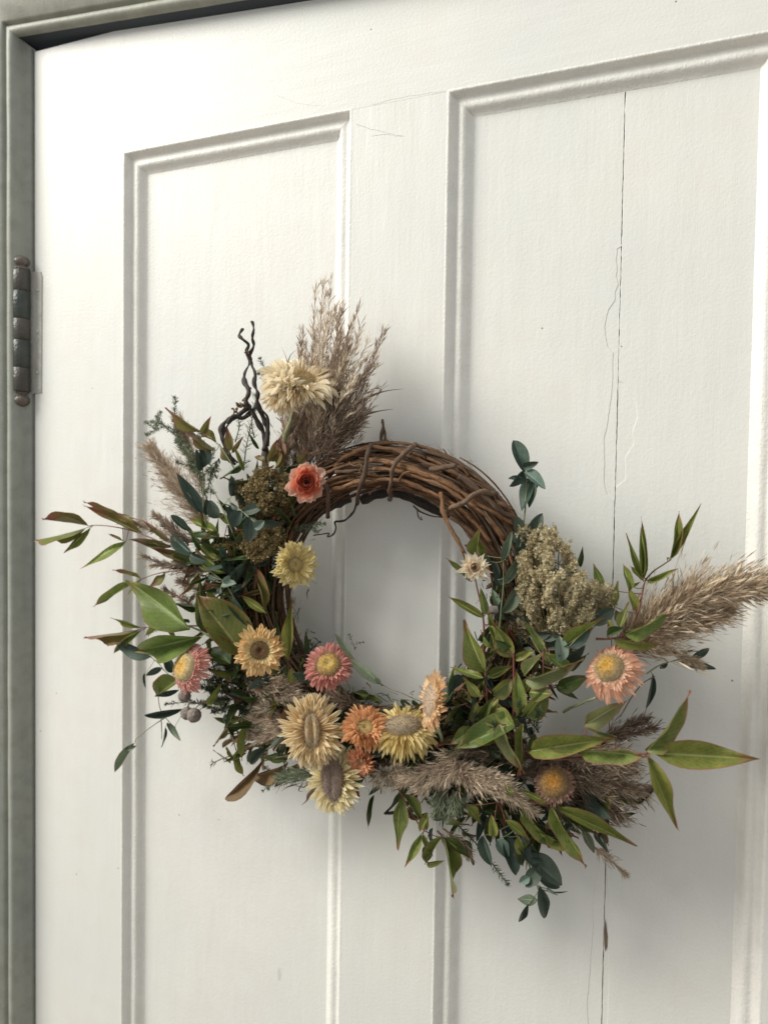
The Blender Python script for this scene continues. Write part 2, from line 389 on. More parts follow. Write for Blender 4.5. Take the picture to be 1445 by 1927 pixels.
wl2 = ptab(11, [(935, 175), (915, 260), (905, 340), (908, 400), (903, 450), (898, 540), (888, 640), (893, 697), (890, 760)])
wr1 = ptab(10, [(300, 985), (330, 1040), (385, 1120), (395, 1210), (360, 1310), (375, 1380), (318, 1460), (322, 1600), (275, 1640)])
wr2 = ptab(11, [(945, 180), (952, 300), (949, 420), (955, 560), (950, 697), (950, 760)])
xs = ZP(0, 1155, 1000, -TR).x
zt2 = z2b-.014
board('panel_board', p2l+.0150, xs-.00024, zt2, zb+.012, flakeR=[wl1, wl2])
board('panel_board', xs+.00024, p2r-.0150, zt2+.001, zb+.012, flakeL=[wr1, wr2])
board('panel_board', p1l+.0150, p1r-.0150, z1b-.014, zb+.012)
board('panel_board', p1l+.0150, p1r-.0150, zb-.174, ZF+.212)
board('panel_board', p2l+.0150, p2r-.0150, zb-.174, ZF+.212)
prism('panel_backing', [(p1l+.005, ZF+.1), (p2r-.005, ZF+.1), (p2r-.005, z1a-.01), (p1l+.005, z1a-.01)], TR+.0066, TR+.012, M_DARK, door)
# the split in the right-hand panel where a sliver of wood has broken out
mb = MB(); q = [ZP(11, 944, 370, -TR), ZP(11, 947, 392, -TR), ZP(11, 952, 430, -TR), ZP(11, 950, 460, -TR), ZP(11, 944, 474, -TR), ZP(11, 941, 430, -TR)]
mb.add([(p.x, TR-.0004, p.z) for p in q], [tuple(range(6))]); mb.build('wood_split', M_STEM_B, door, False)
# paint runs: thin raised dribbles
def dribble(pts, r, name='paint_run'):
    mb = MB(); pp = smoothpts([P(x, y, d) for x, y, d in pts], 6); mb.tube([(p.x, p.y+r*.55, p.z) for p in pp], r, r*.5, 6); return mb.build(name, M_MOULD, door)
dribble([(621, 262, -TR), (621, 280, -TR), (618, 292, -TR)], .0005)
dribble([(893, 293, -TR), (896, 288, -TR), (903, 282, -TR)], .0005)
for tb in ([(637, 290), (634, 310), (638, 360), (635, 410), (634, 480)],):
    dribble([(x, y, -TR) for x, y in tb], .00035)
dribble([(1303, 632, -TR), (1312, 628, -TR), (1318, 621, -TR)], .0004)

# hairline paint cracks at the joints of rail and muntin
def crack(pts, r=.00018):
    mb = MB(); pp = smoothpts([P(x, y, 0) for x, y in pts], 5)
    mb.tube([(p.x+noise.noise(p*300)*.0008, p.y+r*.2, p.z+noise.noise(p*310)*.0008) for p in pp], r, r*.5, 4); return mb.build('paint_crack', M_CRACK, door)
M_CRACK = papery('grime_in_cracks', plain_col((.42, .38, .33), (.55, .50, .44)), .8, 0)
crack([(668, 233), (700, 243), (730, 250), (760, 257)]); crack([(700, 256), (725, 253), (755, 257)], .00014)
crack([(520, 178), (560, 194), (610, 200)], .0001); crack([(700, 197), (750, 184), (800, 176), (838, 171)], .00012)
crack([(228, 248), (227, 262), (231, 282)], .00014)
crack([(876, 187), (882, 200), (888, 208)], .00022)

# ------------------------------------------------------------------ door frame (casing), standing forward of the door
frame = tag(empty('door_frame', (xDL-.05, 0, ZF)), 'grey taupe painted moulded door casing along the left and top of the door', 'door frame')
# profile away from the door: (distance outward from the opening, y); negative y = forward
CP = [(0, .045), (0, -.0008), (.0008, -.0020), (.0058, -.0050), (.0066, -.0085), (.0080, -.0150), (.0105, -.0185), (.0135, -.0195), (.0165, -.0185), (.0185, -.0160), (.0190, -.0125),
      (.0215, -.0120), (.0222, -.0165), (.0240, -.0190), (.10, -.0195), (.104, -.017), (.105, .01)]
ga = P(55, 58, .016); gb = P(388, 3, .016)      # lower edge of the head casing bead
hz = lambda x: ga.z+(gb.z-ga.z)*(x-ga.x)/(gb.x-ga.x)-.0090
xf = xDL-.0030; xg = xDR+.004
def casing(name, A, B, dA, dB, mat, prof):
    L = math.hypot(B[0]-A[0], B[1]-A[1]); n = max(10, int(L/.015)); m = len(prof); vs = []; fs = []
    for k in range(n+1):
        t = k/n
        for u, y in prof:
            x = A[0]+dA[0]*u+((B[0]+dB[0]*u)-(A[0]+dA[0]*u))*t; z = A[1]+dA[1]*u+((B[1]+dB[1]*u)-(A[1]+dA[1]*u))*t
            q = Vector((x, 0, z)); w = noise.noise(q*30+Vector((0, u*90, 0)))*.0004
            vs.append((x, y+w, z))
    for k in range(n):
        for j in range(m-1): fs.append((k*m+j, (k+1)*m+j, (k+1)*m+j+1, k*m+j+1))
    mb = MB(); mb.add(vs, fs); return mb.build(name, mat, frame)
casing('side_casing', (xf, ZF), (xf, hz(xf)), (-1, 0), (-1, 1), M_CASE, CP)
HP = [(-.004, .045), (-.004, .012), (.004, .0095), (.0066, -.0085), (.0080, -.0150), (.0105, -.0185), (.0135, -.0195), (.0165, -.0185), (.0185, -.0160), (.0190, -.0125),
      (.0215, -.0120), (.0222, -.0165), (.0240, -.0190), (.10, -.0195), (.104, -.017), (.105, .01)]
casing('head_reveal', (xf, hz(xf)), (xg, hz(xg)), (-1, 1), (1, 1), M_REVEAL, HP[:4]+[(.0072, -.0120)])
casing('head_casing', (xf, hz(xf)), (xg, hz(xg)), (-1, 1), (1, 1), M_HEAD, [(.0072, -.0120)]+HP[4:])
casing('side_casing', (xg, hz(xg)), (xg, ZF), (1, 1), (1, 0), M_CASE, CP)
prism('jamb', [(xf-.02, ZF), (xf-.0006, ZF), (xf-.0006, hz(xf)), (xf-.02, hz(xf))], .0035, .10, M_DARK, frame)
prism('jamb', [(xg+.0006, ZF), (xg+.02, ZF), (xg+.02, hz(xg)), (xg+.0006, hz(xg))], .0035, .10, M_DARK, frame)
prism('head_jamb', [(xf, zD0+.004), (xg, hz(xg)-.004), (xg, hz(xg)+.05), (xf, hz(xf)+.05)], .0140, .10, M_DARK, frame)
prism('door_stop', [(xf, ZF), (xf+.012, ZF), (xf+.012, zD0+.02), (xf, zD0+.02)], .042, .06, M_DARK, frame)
w1 = prism('wall', [(-3, ZF), (xf-.1, ZF), (xf-.1, hz(xf)+.1), (xg+.1, hz(xg)+.1), (xg+.1, ZF), (3, ZF), (3, 1.1), (-3, 1.1)], .001, .12, M_WALL); tag(w1, kind='structure')

# ------------------------------------------------------------------ hinge
ZN[12] = (0, 420, 4.817)
yb = .0075
def hx(y): return P(40.5, y, yb)
hinge_leaf = None
def lathe(mb, c, prof, sides=20):
    b = len(mb.v); n = len(prof)
    for r, z in prof:
        for j in range(sides):
            a = 2*math.pi*j/sides; mb.v.append((c.x+r*math.cos(a), c.y+r*math.sin(a), z)); mb.t.append(0); mb.uv.append((j/sides, 0))
    for i in range(n-1):
        for j in range(sides):
            a = b+i*sides+j; d = b+i*sides+(j+1) % sides; mb.f.append((a, d, d+sides, a+sides))
def zrow(Y): return ZP(12, 190, Y, yb).z
rb_ = 17.0*mpp(P(40, 620, yb)); hc = P(40.5, 620, yb)
zt_, zb_ = zrow(430), zrow(1530)
hm = MB()
pl = [(hc.x-.002, .0030), (hc.x+.0195, -.0006)]
hinge = prism('hinge', [(hc.x+.004, zb_-.002), (hc.x+.0215, zb_-.001), (hc.x+.0225, zt_-.006), (hc.x+.0205, zt_-.001), (hc.x+.004, zt_)], -.0011, .004, M_PLATE, door, .0005)
cuts = [430, 620, 872, 1062, 1312, 1530]
for i, (a, b_) in enumerate(zip(cuts, cuts[1:])):
    mb = MB(); za, zc = zrow(a)-.0002, zrow(b_)+.0002; e = .00035
    lathe(mb, hc, [(0, za), (rb_-e, za), (rb_, za-e), (rb_*1.01, (za+zc)/2), (rb_, zc+e), (rb_-e, zc), (0, zc)])
    link('knuckle', mb.mesh('knuckle'), hinge, (M_HINGE_A, M_HINGE_B)[i % 2])
for k in (.16, .5, .84):
    sm = MB(); cz = zb_+(zt_-zb_)*k; c_ = Vector((hc.x+.0165, -.0012, cz)); NSs = 14
    ring = lambda r, y: [c_+Vector((r*math.cos(2*math.pi*j/NSs), y, r*math.sin(2*math.pi*j/NSs))) for j in range(NSs)]
    sm.add(ring(.0021, .0004)+ring(.0020, -.0004)+ring(.0014, -.0007)+[c_+Vector((0, -.0008, 0))], [(j, (j+1) % NSs, NSs+(j+1) % NSs, NSs+j) for j in range(NSs)]+[(NSs+j, NSs+(j+1) % NSs, 2*NSs+(j+1) % NSs, 2*NSs+j) for j in range(NSs)]+[(2*NSs+j, 2*NSs+(j+1) % NSs, 3*NSs) for j in range(NSs)])
    sm.build('screw', M_PLATE, hinge)
mb = MB(); c0 = zrow(430); lathe(mb, hc, [(0, c0+.0002), (rb_*.95, c0+.0002), (rb_*.95, c0+.0022), (rb_*.55, c0+.0036), (rb_*.7, c0+.0046), (rb_*.93, c0+.0075), (rb_*.93, c0+.0105), (rb_*.72, c0+.0135), (rb_*.3, c0+.0152), (0, c0+.0155)])
link('finial', mb.mesh('finial'), hinge, M_HINGE_C)
mb = MB(); c0 = zrow(1530); lathe(mb, hc, [(0, c0-.0002), (rb_*.8, c0-.0002), (rb_*.8, c0-.0018), (rb_*.5, c0-.0030), (rb_*.72, c0-.0044), (rb_*.92, c0-.0080), (rb_*.9, c0-.0112), (rb_*.7, c0-.0142), (rb_*.3, c0-.0160), (0, c0-.0164)])
link('finial', mb.mesh('finial'), hinge, M_HINGE_C)
prism('hinge_leaf', [(hc.x-.0165, zb_), (hc.x-.003, zb_), (hc.x-.003, zt_), (hc.x-.0165, zt_)], .0, .0045, M_HINGE_A, hinge, .0005)

# ------------------------------------------------------------------ THE WREATH
RC = P(726, 1128, .040)
wreath = tag(empty('dried_flower_wreath', tuple(RC)), 'round grapevine wreath of dried strawflowers, grasses and green leaves hanging on the white door', 'wreath')
RR, TRr = .1135, .0203
def ringpt(th, mr, ma, rr=None):
    """th: angle round the ring (0 = right, 90 = top), mr: distance from the core, ma: angle round the core"""
    r = RR+mr*math.cos(ma)
    return Vector((RC.x+r*math.cos(th), RC.y-mr*math.sin(ma)*.95, RC.z+r*math.sin(th)))
NV = 84
for i in range(NV):
    rr_ = TRr*(.42+.6*math.sqrt(random.random())); a0 = random.uniform(0, 2*math.pi); tw = random.choice((1, 1, -1))*random.uniform(.25, 1.1)
    arc = random.choice((R(360), R(300), R(220), R(150))); th0 = random.uniform(0, 2*math.pi) if i > 14 else R(130)-random.uniform(0, 1.1)
    if i <= 14: arc = R(random.uniform(130, 200)); tw = random.uniform(-.5, .5)*1.0; th0 = R(random.uniform(120, 165)); rr_ = TRr*random.uniform(.7, 1.08); a0 = random.uniform(.0, math.pi); arc = -arc
    n = max(14, int(abs(arc)/R(6))); pts = []
    se = random.random()*50
    for k in range(n+1):
        th = th0+arc*k/n
        m = rr_*(1+.20*noise.noise(Vector((se, k*.16, 0)))); a = a0+tw*(th-th0)+.35*noise.noise(Vector((se, 5, k*.13)))
        if i <= 14 and k > n*.86: m *= 1+.5*(k/n-.86)
        pts.append(ringpt(th, m, a))
    rad = random.choice((.0006, .0008, .0010, .0013, .0018)) if i > 14 else random.choice((.0008, .0011, .0014, .0017))
    mb = MB(); mb.tube(smoothpts(pts, 2), rad, rad*random.uniform(.55, .9), 7, wob=.45)
    # little side nodes
    for _ in range(2):
        j = random.randrange(2, n-1); p = pts[j]; t = (pts[j+1]-pts[j]).normalized(); o = (t+rv()*.8).normalized()
        if random.random() < .6: mb.tube([p, p+o*.004, p+o*.007+rv()*.002], rad*.6, rad*.3, 5)
    link('vine', mb.mesh('vine'), wreath, M_VINE if i % 4 else M_VINE_G)
# frayed bark fibres and snapped side shoots along the bare top of the hoop
mb = MB()
for i in range(420):
    th = R(random.uniform(5, 150)); ma = random.uniform(-.4, math.pi); p = ringpt(th, TRr*random.uniform(.85, 1.12), ma)
    t = Vector((-math.sin(th), 0, math.cos(th)))*random.choice((-1, 1)); o = (p-ringpt(th, 0, 0)).normalized()
    d = (t+o*random.uniform(-.05, .35)+rv()*.18).normalized(); l = random.uniform(.006, .022); s = d.cross(o).normalized()*random.uniform(.0002, .0006)
    q = rv()*l*.10
    mb.add([p-s, p+s, p+d*l*.5+q+s*.8, p+d*l*.5+q-s*.8, p+d*l+q*2+o*l*random.uniform(-.1, .2)], [(0, 1, 2, 3), (3, 2, 4)], 0, [(random.random(), 0), (random.random(), 0), (.5, .6), (.2, .6), (.3, 1)])
o = mb.build('bark_fibres', M_VINE, wreath); o['kind'] = 'stuff'
for i in range(26):
    th = R(random.uniform(8, 140)); ma = random.uniform(.2, math.pi-.2); p = ringpt(th, TRr*.95, ma); o = (p-ringpt(th, 0, 0)).normalized()
    t = Vector((-math.sin(th), 0, math.cos(th)))*random.choice((-1, 1)); L = random.uniform(.006, .018)
    mb = MB(); mb.tube(smoothpts([p-o*.002, p+t*L*.5+o*.001+rv()*.002, p+t*L+o*random.uniform(.001, .006)+rv()*.002], 4), random.uniform(.0006, .0013), random.uniform(.0004, .0010), 6, wob=.6)
    link('shoot', mb.mesh('shoot'), wreath, M_VINE if i % 3 else M_VINE_G)
# dark lower strand seen inside the hoop at the top
mb = MB(); mb.tube(smoothpts([ZP(4, *q) for q in ((250, 540, .022), (360, 500, .02), (480, 500, .02), (600, 550, .02), (720, 610, .02), (850, 640, .022), (960, 720, .025))], 6), .0042, .0034, 8, wob=.3)
link('vine', mb.mesh('vine'), wreath, M_VINE_D)
mb = MB(); mb.tube(smoothpts([ZP(1, *q) for q in ((1120, 1080, .03), (1000, 1130, .035), (900, 1200, .035), (830, 1300, .03), (800, 1400, .03))], 6), .0075, .006, 8, wob=.3)
link('vine', mb.mesh('vine'), wreath, M_VINE_D)
def vine(z, pts, ra, rb, mat=M_VINE, k=6, wob=.5, name='vine', sides=7):
    pp = smoothpts([ZP(z, x, y, d) for x, y, d in pts], k); jt = min(ra, .002)*.75
    pp = [p+Vector((noise.noise(p*70), noise.noise(p*70+Vector((9, 0, 0))), noise.noise(p*70+Vector((0, 9, 0)))))*jt+Vector((noise.noise(p*260), 0, noise.noise(p*260+Vector((5, 0, 0)))))*jt*.35 for p in pp]
    mb = MB(); mb.tube(pp, ra, rb, sides, wob=wob); return link(name, mb.mesh(name), wreath, mat)
# explicit strands of the exposed top arc
vine(4, [(60, 400, .050), (150, 290, .058), (290, 230, .062), (430, 240, .060), (560, 290, .062), (720, 350, .064), (860, 410, .062), (960, 480, .058)], .0019, .0013)
vine(4, [(310, 300, .064), (470, 330, .068), (640, 390, .070), (800, 460, .070), (930, 560, .066), (1060, 620, .06), (1150, 680, .055)], .0024, .0018)
vine(4, [(320, 350, .066), (420, 360, .068), (520, 380, .068), (700, 440, .070), (860, 540, .069), (1000, 640, .066), (1100, 760, .06)], .0020, .0015)
vine(4, [(80, 480, .060), (200, 440, .066), (330, 420, .068), (470, 420, .068), (640, 480, .068), (780, 560, .067), (900, 650, .066), (1010, 790, .062)], .0020, .0015)
vine(4, [(100, 370, .06), (200, 360, .064), (320, 350, .066), (400, 352, .066)], .0018, .0012, M_VINE_G)
vine(4, [(830, 400, .066), (960, 500, .064), (1060, 590, .062), (1150, 640, .056), (1170, 730, .05)], .0023, .0018, M_VINE_G)
vine(4, [(660, 356, .072), (740, 345, .078), (812, 330, .082)], .0019, .0024, M_VINE_G)
vine(4, [(780, 640, .062), (900, 730, .064), (1000, 840, .062), (1080, 910, .058), (1100, 990, .05)], .0022, .0018)
vine(4, [(720, 580, .05), (820, 660, .05), (900, 760, .05), (960, 860, .05)], .0020, .0016, M_VINE_G)
vine(4, [(1040, 540, .064), (1100, 570, .066), (1140, 598, .066)], .0017, .0016)
# wraps that bind the hoop
vine(4, [(330, 205, .045), (300, 225, .064), (285, 290, .073), (265, 380, .074), (245, 470, .070), (225, 540, .052), (230, 560, .035)], .0020, .0018, M_VINE_G)
vine(4, [(570, 205, .045), (540, 240, .064), (460, 310, .074), (430, 390, .074), (425, 460, .070), (420, 520, .050), (425, 535, .03)], .0021, .0018, M_VINE_G)
vine(4, [(1040, 505, .058), (980, 492, .070), (920, 505, .076), (840, 555, .076), (765, 605, .066), (740, 630, .045)], .0024, .0017, M_VINE_G)
vine(4, [(20, 420, .06), (50, 470, .066), (55, 560, .066), (50, 640, .055)], .0020, .0017, M_VINE_G)
vine(4, [(715, 490, .070), (735, 600, .074), (775, 700, .078), (830, 800, .080), (860, 870, .078), (900, 960, .07)], .0019, .0014)
vine(4, [(722, 500, .071), (745, 610, .075), (790, 720, .079), (850, 850, .080)], .0010, .0009)
# curled tendrils
vine(4, [(225, 540, .05), (200, 610, .05), (150, 655, .05), (95, 665, .05), (100, 700, .05), (85, 740, .052), (50, 755, .052), (60, 735, .05), (20, 740, .05), (-30, 745, .05)], .0009, .0005, M_VINE_D, name='tendril')
vine(4, [(540, 270, .068), (560, 245, .074), (600, 255, .076), (630, 275, .074), (628, 300, .07)], .0009, .0005, M_VINE_D, name='tendril')
vine(4, [(560, 570, .03), (590, 600, .032), (650, 630, .035), (730, 640, .035)], .0008, .0006, M_VINE_G, name='tendril')
vine(4, [(580, 600, .03), (590, 640, .035), (610, 655, .035), (600, 635, .035)], .0005, .0004, M_VINE_G, name='tendril')
vine(4, [(470, 430, .072), (500, 385, .078), (540, 372, .078), (535, 395, .076)], .0009, .0006, M_VINE, name='tendril')
vine(4, [(180, 310, .066), (210, 335, .068), (255, 330, .068), (240, 370, .07)], .0010, .0006, M_VINE, name='tendril')
vine(4, [(300, 500, .06), (330, 470, .066), (370, 455, .066)], .0009, .0006, M_VINE, name='tendril')
# hanging loop
vine(4, [(372, 270, .03), (374, 170, .018), (384, 95, .012), (380, 60, .010)], .0020, .0009, M_VINE_G, name='hanging_loop', wob=.8)
vine(4, [(405, 262, .034), (398, 180, .020), (388, 110, .013), (376, 75, .010)], .0013, .0007, M_VINE, name='hanging_loop', wob=.8)
vine(4, [(392, 275, .036), (412, 200, .022), (408, 180, .02)], .0008, .0004, M_VINE, name='hanging_loop', wob=.8)

# ---------------- leaf meshes
def leaf_mesh(name, shape, bend=0.0, side=0.0, fold=.18, twist=0.0, nu=4, nv=10, wave=0.0):
    mb = MB(); vs = []; uv = []; fs = []
    def wid(v):
        if shape == 'lance': return (v**.75)*((1-v)**.95)*2.25*(1-.25*v)+ .012
        if shape == 'acum':
            return (v**.62)*((1-v)**1.22)*3.2+.006
        if shape == 'oval': return math.sin(math.pi*min(1, v**.85))**.62*.97+.01
        if shape == 'spear': return math.sin(math.pi*v**.8)**.85*.98+.01
    for i in range(nv+1):
        v = i/nv; w = wid(min(max(v, .004), .999))*.5
        for j in range(nu*2+1):
            s = (j-nu)/nu
            x = s*w; y = v; z = -abs(s)*w*-fold*2*(1-.3*v)+bend*(v*v-v*.3)+wave*math.sin(v*9+s*1.5)*abs(s)*.6+.020*noise.noise(Vector((v*7, s*2.2, bend*40)))
            x += side*(v*v); a = twist*v; xx = x*math.cos(a)-z*math.sin(a)*0; zz = z+x*math.sin(a)
            vs.append((xx, y, zz)); uv.append(((s+1)/2, v))
    m = nu*2+1
    for i in range(nv):
        for j in range(m-1): fs.append((i*m+j, i*m+j+1, (i+1)*m+j+1, (i+1)*m+j))
    mb.add(vs, fs, 0, uv); return mb.mesh(name)
LMESH = {}
def leaf_variants(kind):
    if kind in LMESH: return LMESH[kind]
    sh = {'euc': 'oval', 'eucl': 'oval', 'eucg': 'spear', 'nan': 'acum', 'nanr': 'acum', 'nand': 'acum', 'big': 'acum', 'spot': 'acum', 'pale': 'acum', 'brown': 'spear'}[kind]
    L = []
    for i in range(5):
        # the mesh is made for a typical length:width of one; the object scale stretches it
        me = leaf_mesh('leaf', sh, bend=(.12, -.20, .30, -.06, -.40)[i], side=0, fold=(.35, .5, .25, .6, .4)[i], twist=(.1, .8, -.9, .35, -.5)[i], wave=.15 if sh == 'acum' else .03)
        me.materials.append(LM[kind]); L.append(me)
    LMESH[kind] = L; return L
def put_leaf(parent, kind, B, T, w, var=None, roll=None, name='leaf'):
    """B, T: base and tip places; w: width in metres as seen"""
    y = T-B; L = y.length; y = y/L
    tc = (CAM-(B+T)/2).normalized(); n = (tc-y*tc.dot(y)).normalized()
    roll = random.uniform(-.6, .6) if roll is None else roll
    n = (Matrix.Rotation(roll, 3, y) @ n); x = y.cross(n)
    w = w/max(.6, math.cos(roll))
    mesh = leaf_variants(kind)[random.randrange(5) if var is None else var]
    s = L*.55
    M = Matrix(((x.x*w, y.x*L, n.x*s, B.x), (x.y*w, y.y*L, n.y*s, B.y), (x.z*w, y.z*L, n.z*s, B.z), (0, 0, 0, 1)))
    # cross-fold should follow the width, bending the length: keep z scale between both
    return link(name, mesh, parent, None, M)
NL = 0
def sprig(name, kind, z, stem, leaves, d0, label=None, smat=None, r=.0007):
    """stem: [(x, y, d)] in zone z; leaves: (bx, by, tx, ty, w, [db, dt, kind])"""
    global NL
    smat = smat or (M_STEM_R if kind.startswith('nan') or kind in ('pale', 'spot') else M_STEM_G)
    mb = MB(); polys = []
    stems = stem if stem and isinstance(stem[0], list) else [stem]
    for st in stems:
        pp = smoothpts([ZP(z, q[0], q[1], q[2] if len(q) > 2 else d0) for q in st], 5); polys.append(pp); mb.tube(pp, r*1.35, r*.7, 6)
    allp = [p for pp in polys for p in pp]
    lv = []
    for q in leaves:
        bx, by, tx, ty, w = q[:5]; k = q[7] if len(q) > 7 else kind
        db = q[5] if len(q) > 5 and q[5] is not None else d0+random.uniform(-.002, .004); dt = q[6] if len(q) > 6 and q[6] is not None else db+random.uniform(-.006, .010)
        B = ZP(z, bx, by, db); T = ZP(z, tx, ty, max(.004, dt)); wm = w/ZN[z][2]*mpp(B)
        near = min(allp, key=lambda p: (p-B).length)
        if (near-B).length > .0012 and (near-B).length < .05:
            mid = near.lerp(B, .5)+Vector((0, 0, -.0008)); mb.tube(smoothpts([near, mid, B], 3), r*.6, r*.45, 5)
        lv.append((k, B, T, wm))
    st = link(name, mb.mesh(name), wreath, smat)
    if label: st['label'] = label
    for k, B, T, wm in lv:
        put_leaf(st, k, B, T, wm); NL += 1
    return st

# ---------------- explicit sprigs, measured from the photograph
sprig('nandina_sprig', 'nan', 2, [[(860, 370, .05), (720, 275, .05), (580, 170, .046), (440, 135, .042)], [(700, 290, .05), (520, 215, .046), (380, 186, .042), (298, 184, .04)]], [
    (285, 185, 52, 150, 26, None, None, 'nanr'), (275, 195, 8, 272, 34), (297, 193, 155, 335, 36), (475, 262, 262, 390, 42), (462, 262, 375, 220, 17, None, None, 'nanr'),
    (450, 152, 266, 72, 20, None, None, 'nanr'), (560, 228, 268, 90, 46, None, None, 'nanr'), (530, 170, 422, 110, 22, None, None, 'nanr'), (705, 292, 480, 252, 44, None, None, 'nanr'),
    (820, 362, 600, 290, 46, None, None, 'nanr'), (690, 270, 560, 160, 18, None, None, 'nanr')], .045, 'long reddening sprig reaching furthest left', r=.0006)
sprig('nandina_sprig', 'nan', 2, [[(850, 400, .05), (700, 415, .045), (620, 430, .04), (545, 458, .04)]], [
    (548, 450, 410, 412, 20, None, None, 'nanr'), (505, 470, 318, 593, 44), (545, 462, 478, 548, 24), (672, 420, 588, 490, 28, None, None, 'nanr')], .042, r=.0005)
sprig('nandina_sprig', 'nan', 2, [[(850, 690, .055), (700, 690, .045), (560, 698, .04)]], [
    (552, 697, 388, 647, 33), (540, 708, 262, 750, 46, None, None, 'nanr'), (550, 712, 408, 832, 36), (660, 672, 570, 655, 28), (665, 690, 568, 742, 30)], .042, r=.0006)
sprig('broad_leaf_sprig', 'big', 2, [[(1000, 800, .06), (900, 745, .07), (850, 715, .07), (790, 690, .072)]], [
    (795, 700, 500, 463, 172, .074, .060), (852, 742, 525, 820, 140, .074, .064), (862, 712, 838, 440, 100, .066, .056), (1062, 835, 828, 518, 205, .072, .078, 'spot'),
    (1000, 880, 850, 800, 110, .066, .06, 'nand'), (745, 960, 612, 1045, 82, .045, .04, 'nan')], .07, 'broad green leaves, one with red blotches', r=.0011, smat=M_STEM_G)
sprig('nandina_sprig', 'nand', 2, [[(1100, 560, .05), (960, 400, .055), (850, 330, .05)]], [
    (1020, 432, 820, 280, 58, .06, .055, 'nan'), (945, 228, 790, 150, 48, .06, .05, 'nan'), (945, 240, 778, 230, 52, .055, .05), (1060, 442, 995, 300, 42), (985, 425, 800, 300, 46, .06, .05, 'nan'),
    (985, 178, 930, 118, 32, .06, .06, 'nan'), (900, 380, 690, 360, 60), (1170, 600, 1110, 370, 40, .065, .06, 'nanr'), (1210, 530, 1170, 420, 32), (1182, 626, 1050, 535, 42, .068, .066, 'nan'), (1030, 400, 900, 330, 40, .06, .06, 'nan')], .052, r=.0008)
sprig('nandina_sprig', 'nan', 2, [[(1290, 960, .05), (1295, 850, .055)]], [(1290, 860, 1312, 542, 62, .06, .05), (1245, 800, 1240, 620, 45, .055, .05, 'nand'), (1390, 830, 1380, 710, 26, .045, .04, 'nand'),
    (1300, 975, 1315, 895, 60, .072, .066, 'nan'), (885, 1085, 962, 972, 38, .06, .06, 'nan')], .055, r=.0006)
sprig('dry_leaf_sprig', 'brown', 2, [[(1400, 1330, .06), (1280, 1345, .055), (1170, 1370, .05)]], [
    (1165, 1362, 958, 1600, 50, .05, .045), (1290, 1378, 1093, 1478, 62, .05, .045), (1300, 1350, 1160, 1345, 42, .05, .05, 'nand'), (1400, 1370, 1230, 1500, 46, .05, .04), (1190, 1305, 1098, 1385, 55, .045, .04, 'euc')], .05, 'dry brown leaves pointing down left', r=.0008, smat=M_STEM_B)
sprig('nandina_sprig', 'nand', 2, [[(1100, 1180, .04), (1000, 1150, .04)]], [(1060, 1150, 966, 1215, 44, .04, .035, 'nan'), (1010, 1145, 952, 1152, 30, .04, .035, 'euc'), (1150, 1180, 1080, 1250, 30), (1050, 1250, 960, 1305, 18, None, None, 'brown')], .04, r=.0005)
# eucalyptus, left
sprig('eucalyptus_sprig', 'euc', 2, [[(760, 960, .05), (690, 935, .046), (640, 880, .04), (595, 842, .038)], [(690, 935, .046), (640, 1000, .044), (648, 1110, .044), (690, 1170, .045), (725, 1203, .045)], [(672, 1152, .045), (600, 1200, .045), (522, 1262, .048)], [(650, 1120, .044), (655, 1210, .042), (655, 1260, .042)]], [
    (602, 843, 428, 764, 66), (656, 902, 575, 940, 36), (572, 930, 575, 1005, 8), (705, 925, 672, 828, 50), (742, 1012, 616, 1046, 34), (768, 1106, 566, 1142, 42), (680, 1180, 752, 1278, 26, None, None, 'eucg'), (672, 1200, 655, 1308, 18),
    (518, 1280, 424, 1424, 42, .048, .045, 'eucg'), (528, 1292, 462, 1310, 24, .05, .05, 'eucg'), (428, 782, 375, 790, 12)], .045, 'thin trailing eucalyptus at lower left', r=.0004, smat=M_STEM_G)
sprig('eucalyptus_sprig', 'euc', 1, [[(430, 1250, .055), (405, 1170, .06), (400, 1000, .055), (390, 880, .05)], [(560, 1300, .06), (520, 1200, .064), (450, 1050, .06)]], [
    (400, 1172, 275, 982, 78), (400, 945, 398, 818, 50), (545, 1085, 540, 985, 50), (475, 1195, 430, 1110, 60), (415, 1180, 420, 1100, 48), (560, 1130, 530, 1210, 50), (385, 960, 370, 860, 42), (620, 1130, 560, 1050, 50), (520, 1230, 545, 1340, 48), (330, 1260, 240, 1180, 40)], .058, r=.0006)
sprig('eucalyptus_sprig', 'euc', 1, [[(520, 1100, .07), (590, 1160, .075), (660, 1218, .08)]], [
    (575, 1150, 530, 1120, 30), (600, 1165, 700, 1140, 58), (690, 1220, 803, 1212, 52), (632, 1190, 630, 1312, 76), (590, 1160, 545, 1240, 66), (655, 1245, 706, 1206, 46, .082, .084, 'eucl'), (700, 1400, 668, 1432, 38, .06, .06), (728, 1400, 664, 1422, 40, .06, .06)], .074, r=.0006)
sprig('eucalyptus_sprig', 'euc', 2, [[(1060, 620, .06), (990, 500, .07), (960, 460, .07)]], [
    (955, 485, 1032, 478, 42, .072, .074, 'eucl'), (965, 470, 995, 432, 32, .072, .074, 'eucl'), (950, 500, 945, 530, 26, .07, .07, 'eucl'), (1000, 510, 1060, 600, 50), (1000, 560, 1085, 690, 56), (870, 420, 850, 400, 50), (940, 470, 860, 440, 46), (1020, 590, 960, 640, 48), (820, 340, 700, 232, 66, .06, .05), (800, 330, 880, 370, 44)], .066, r=.0006)
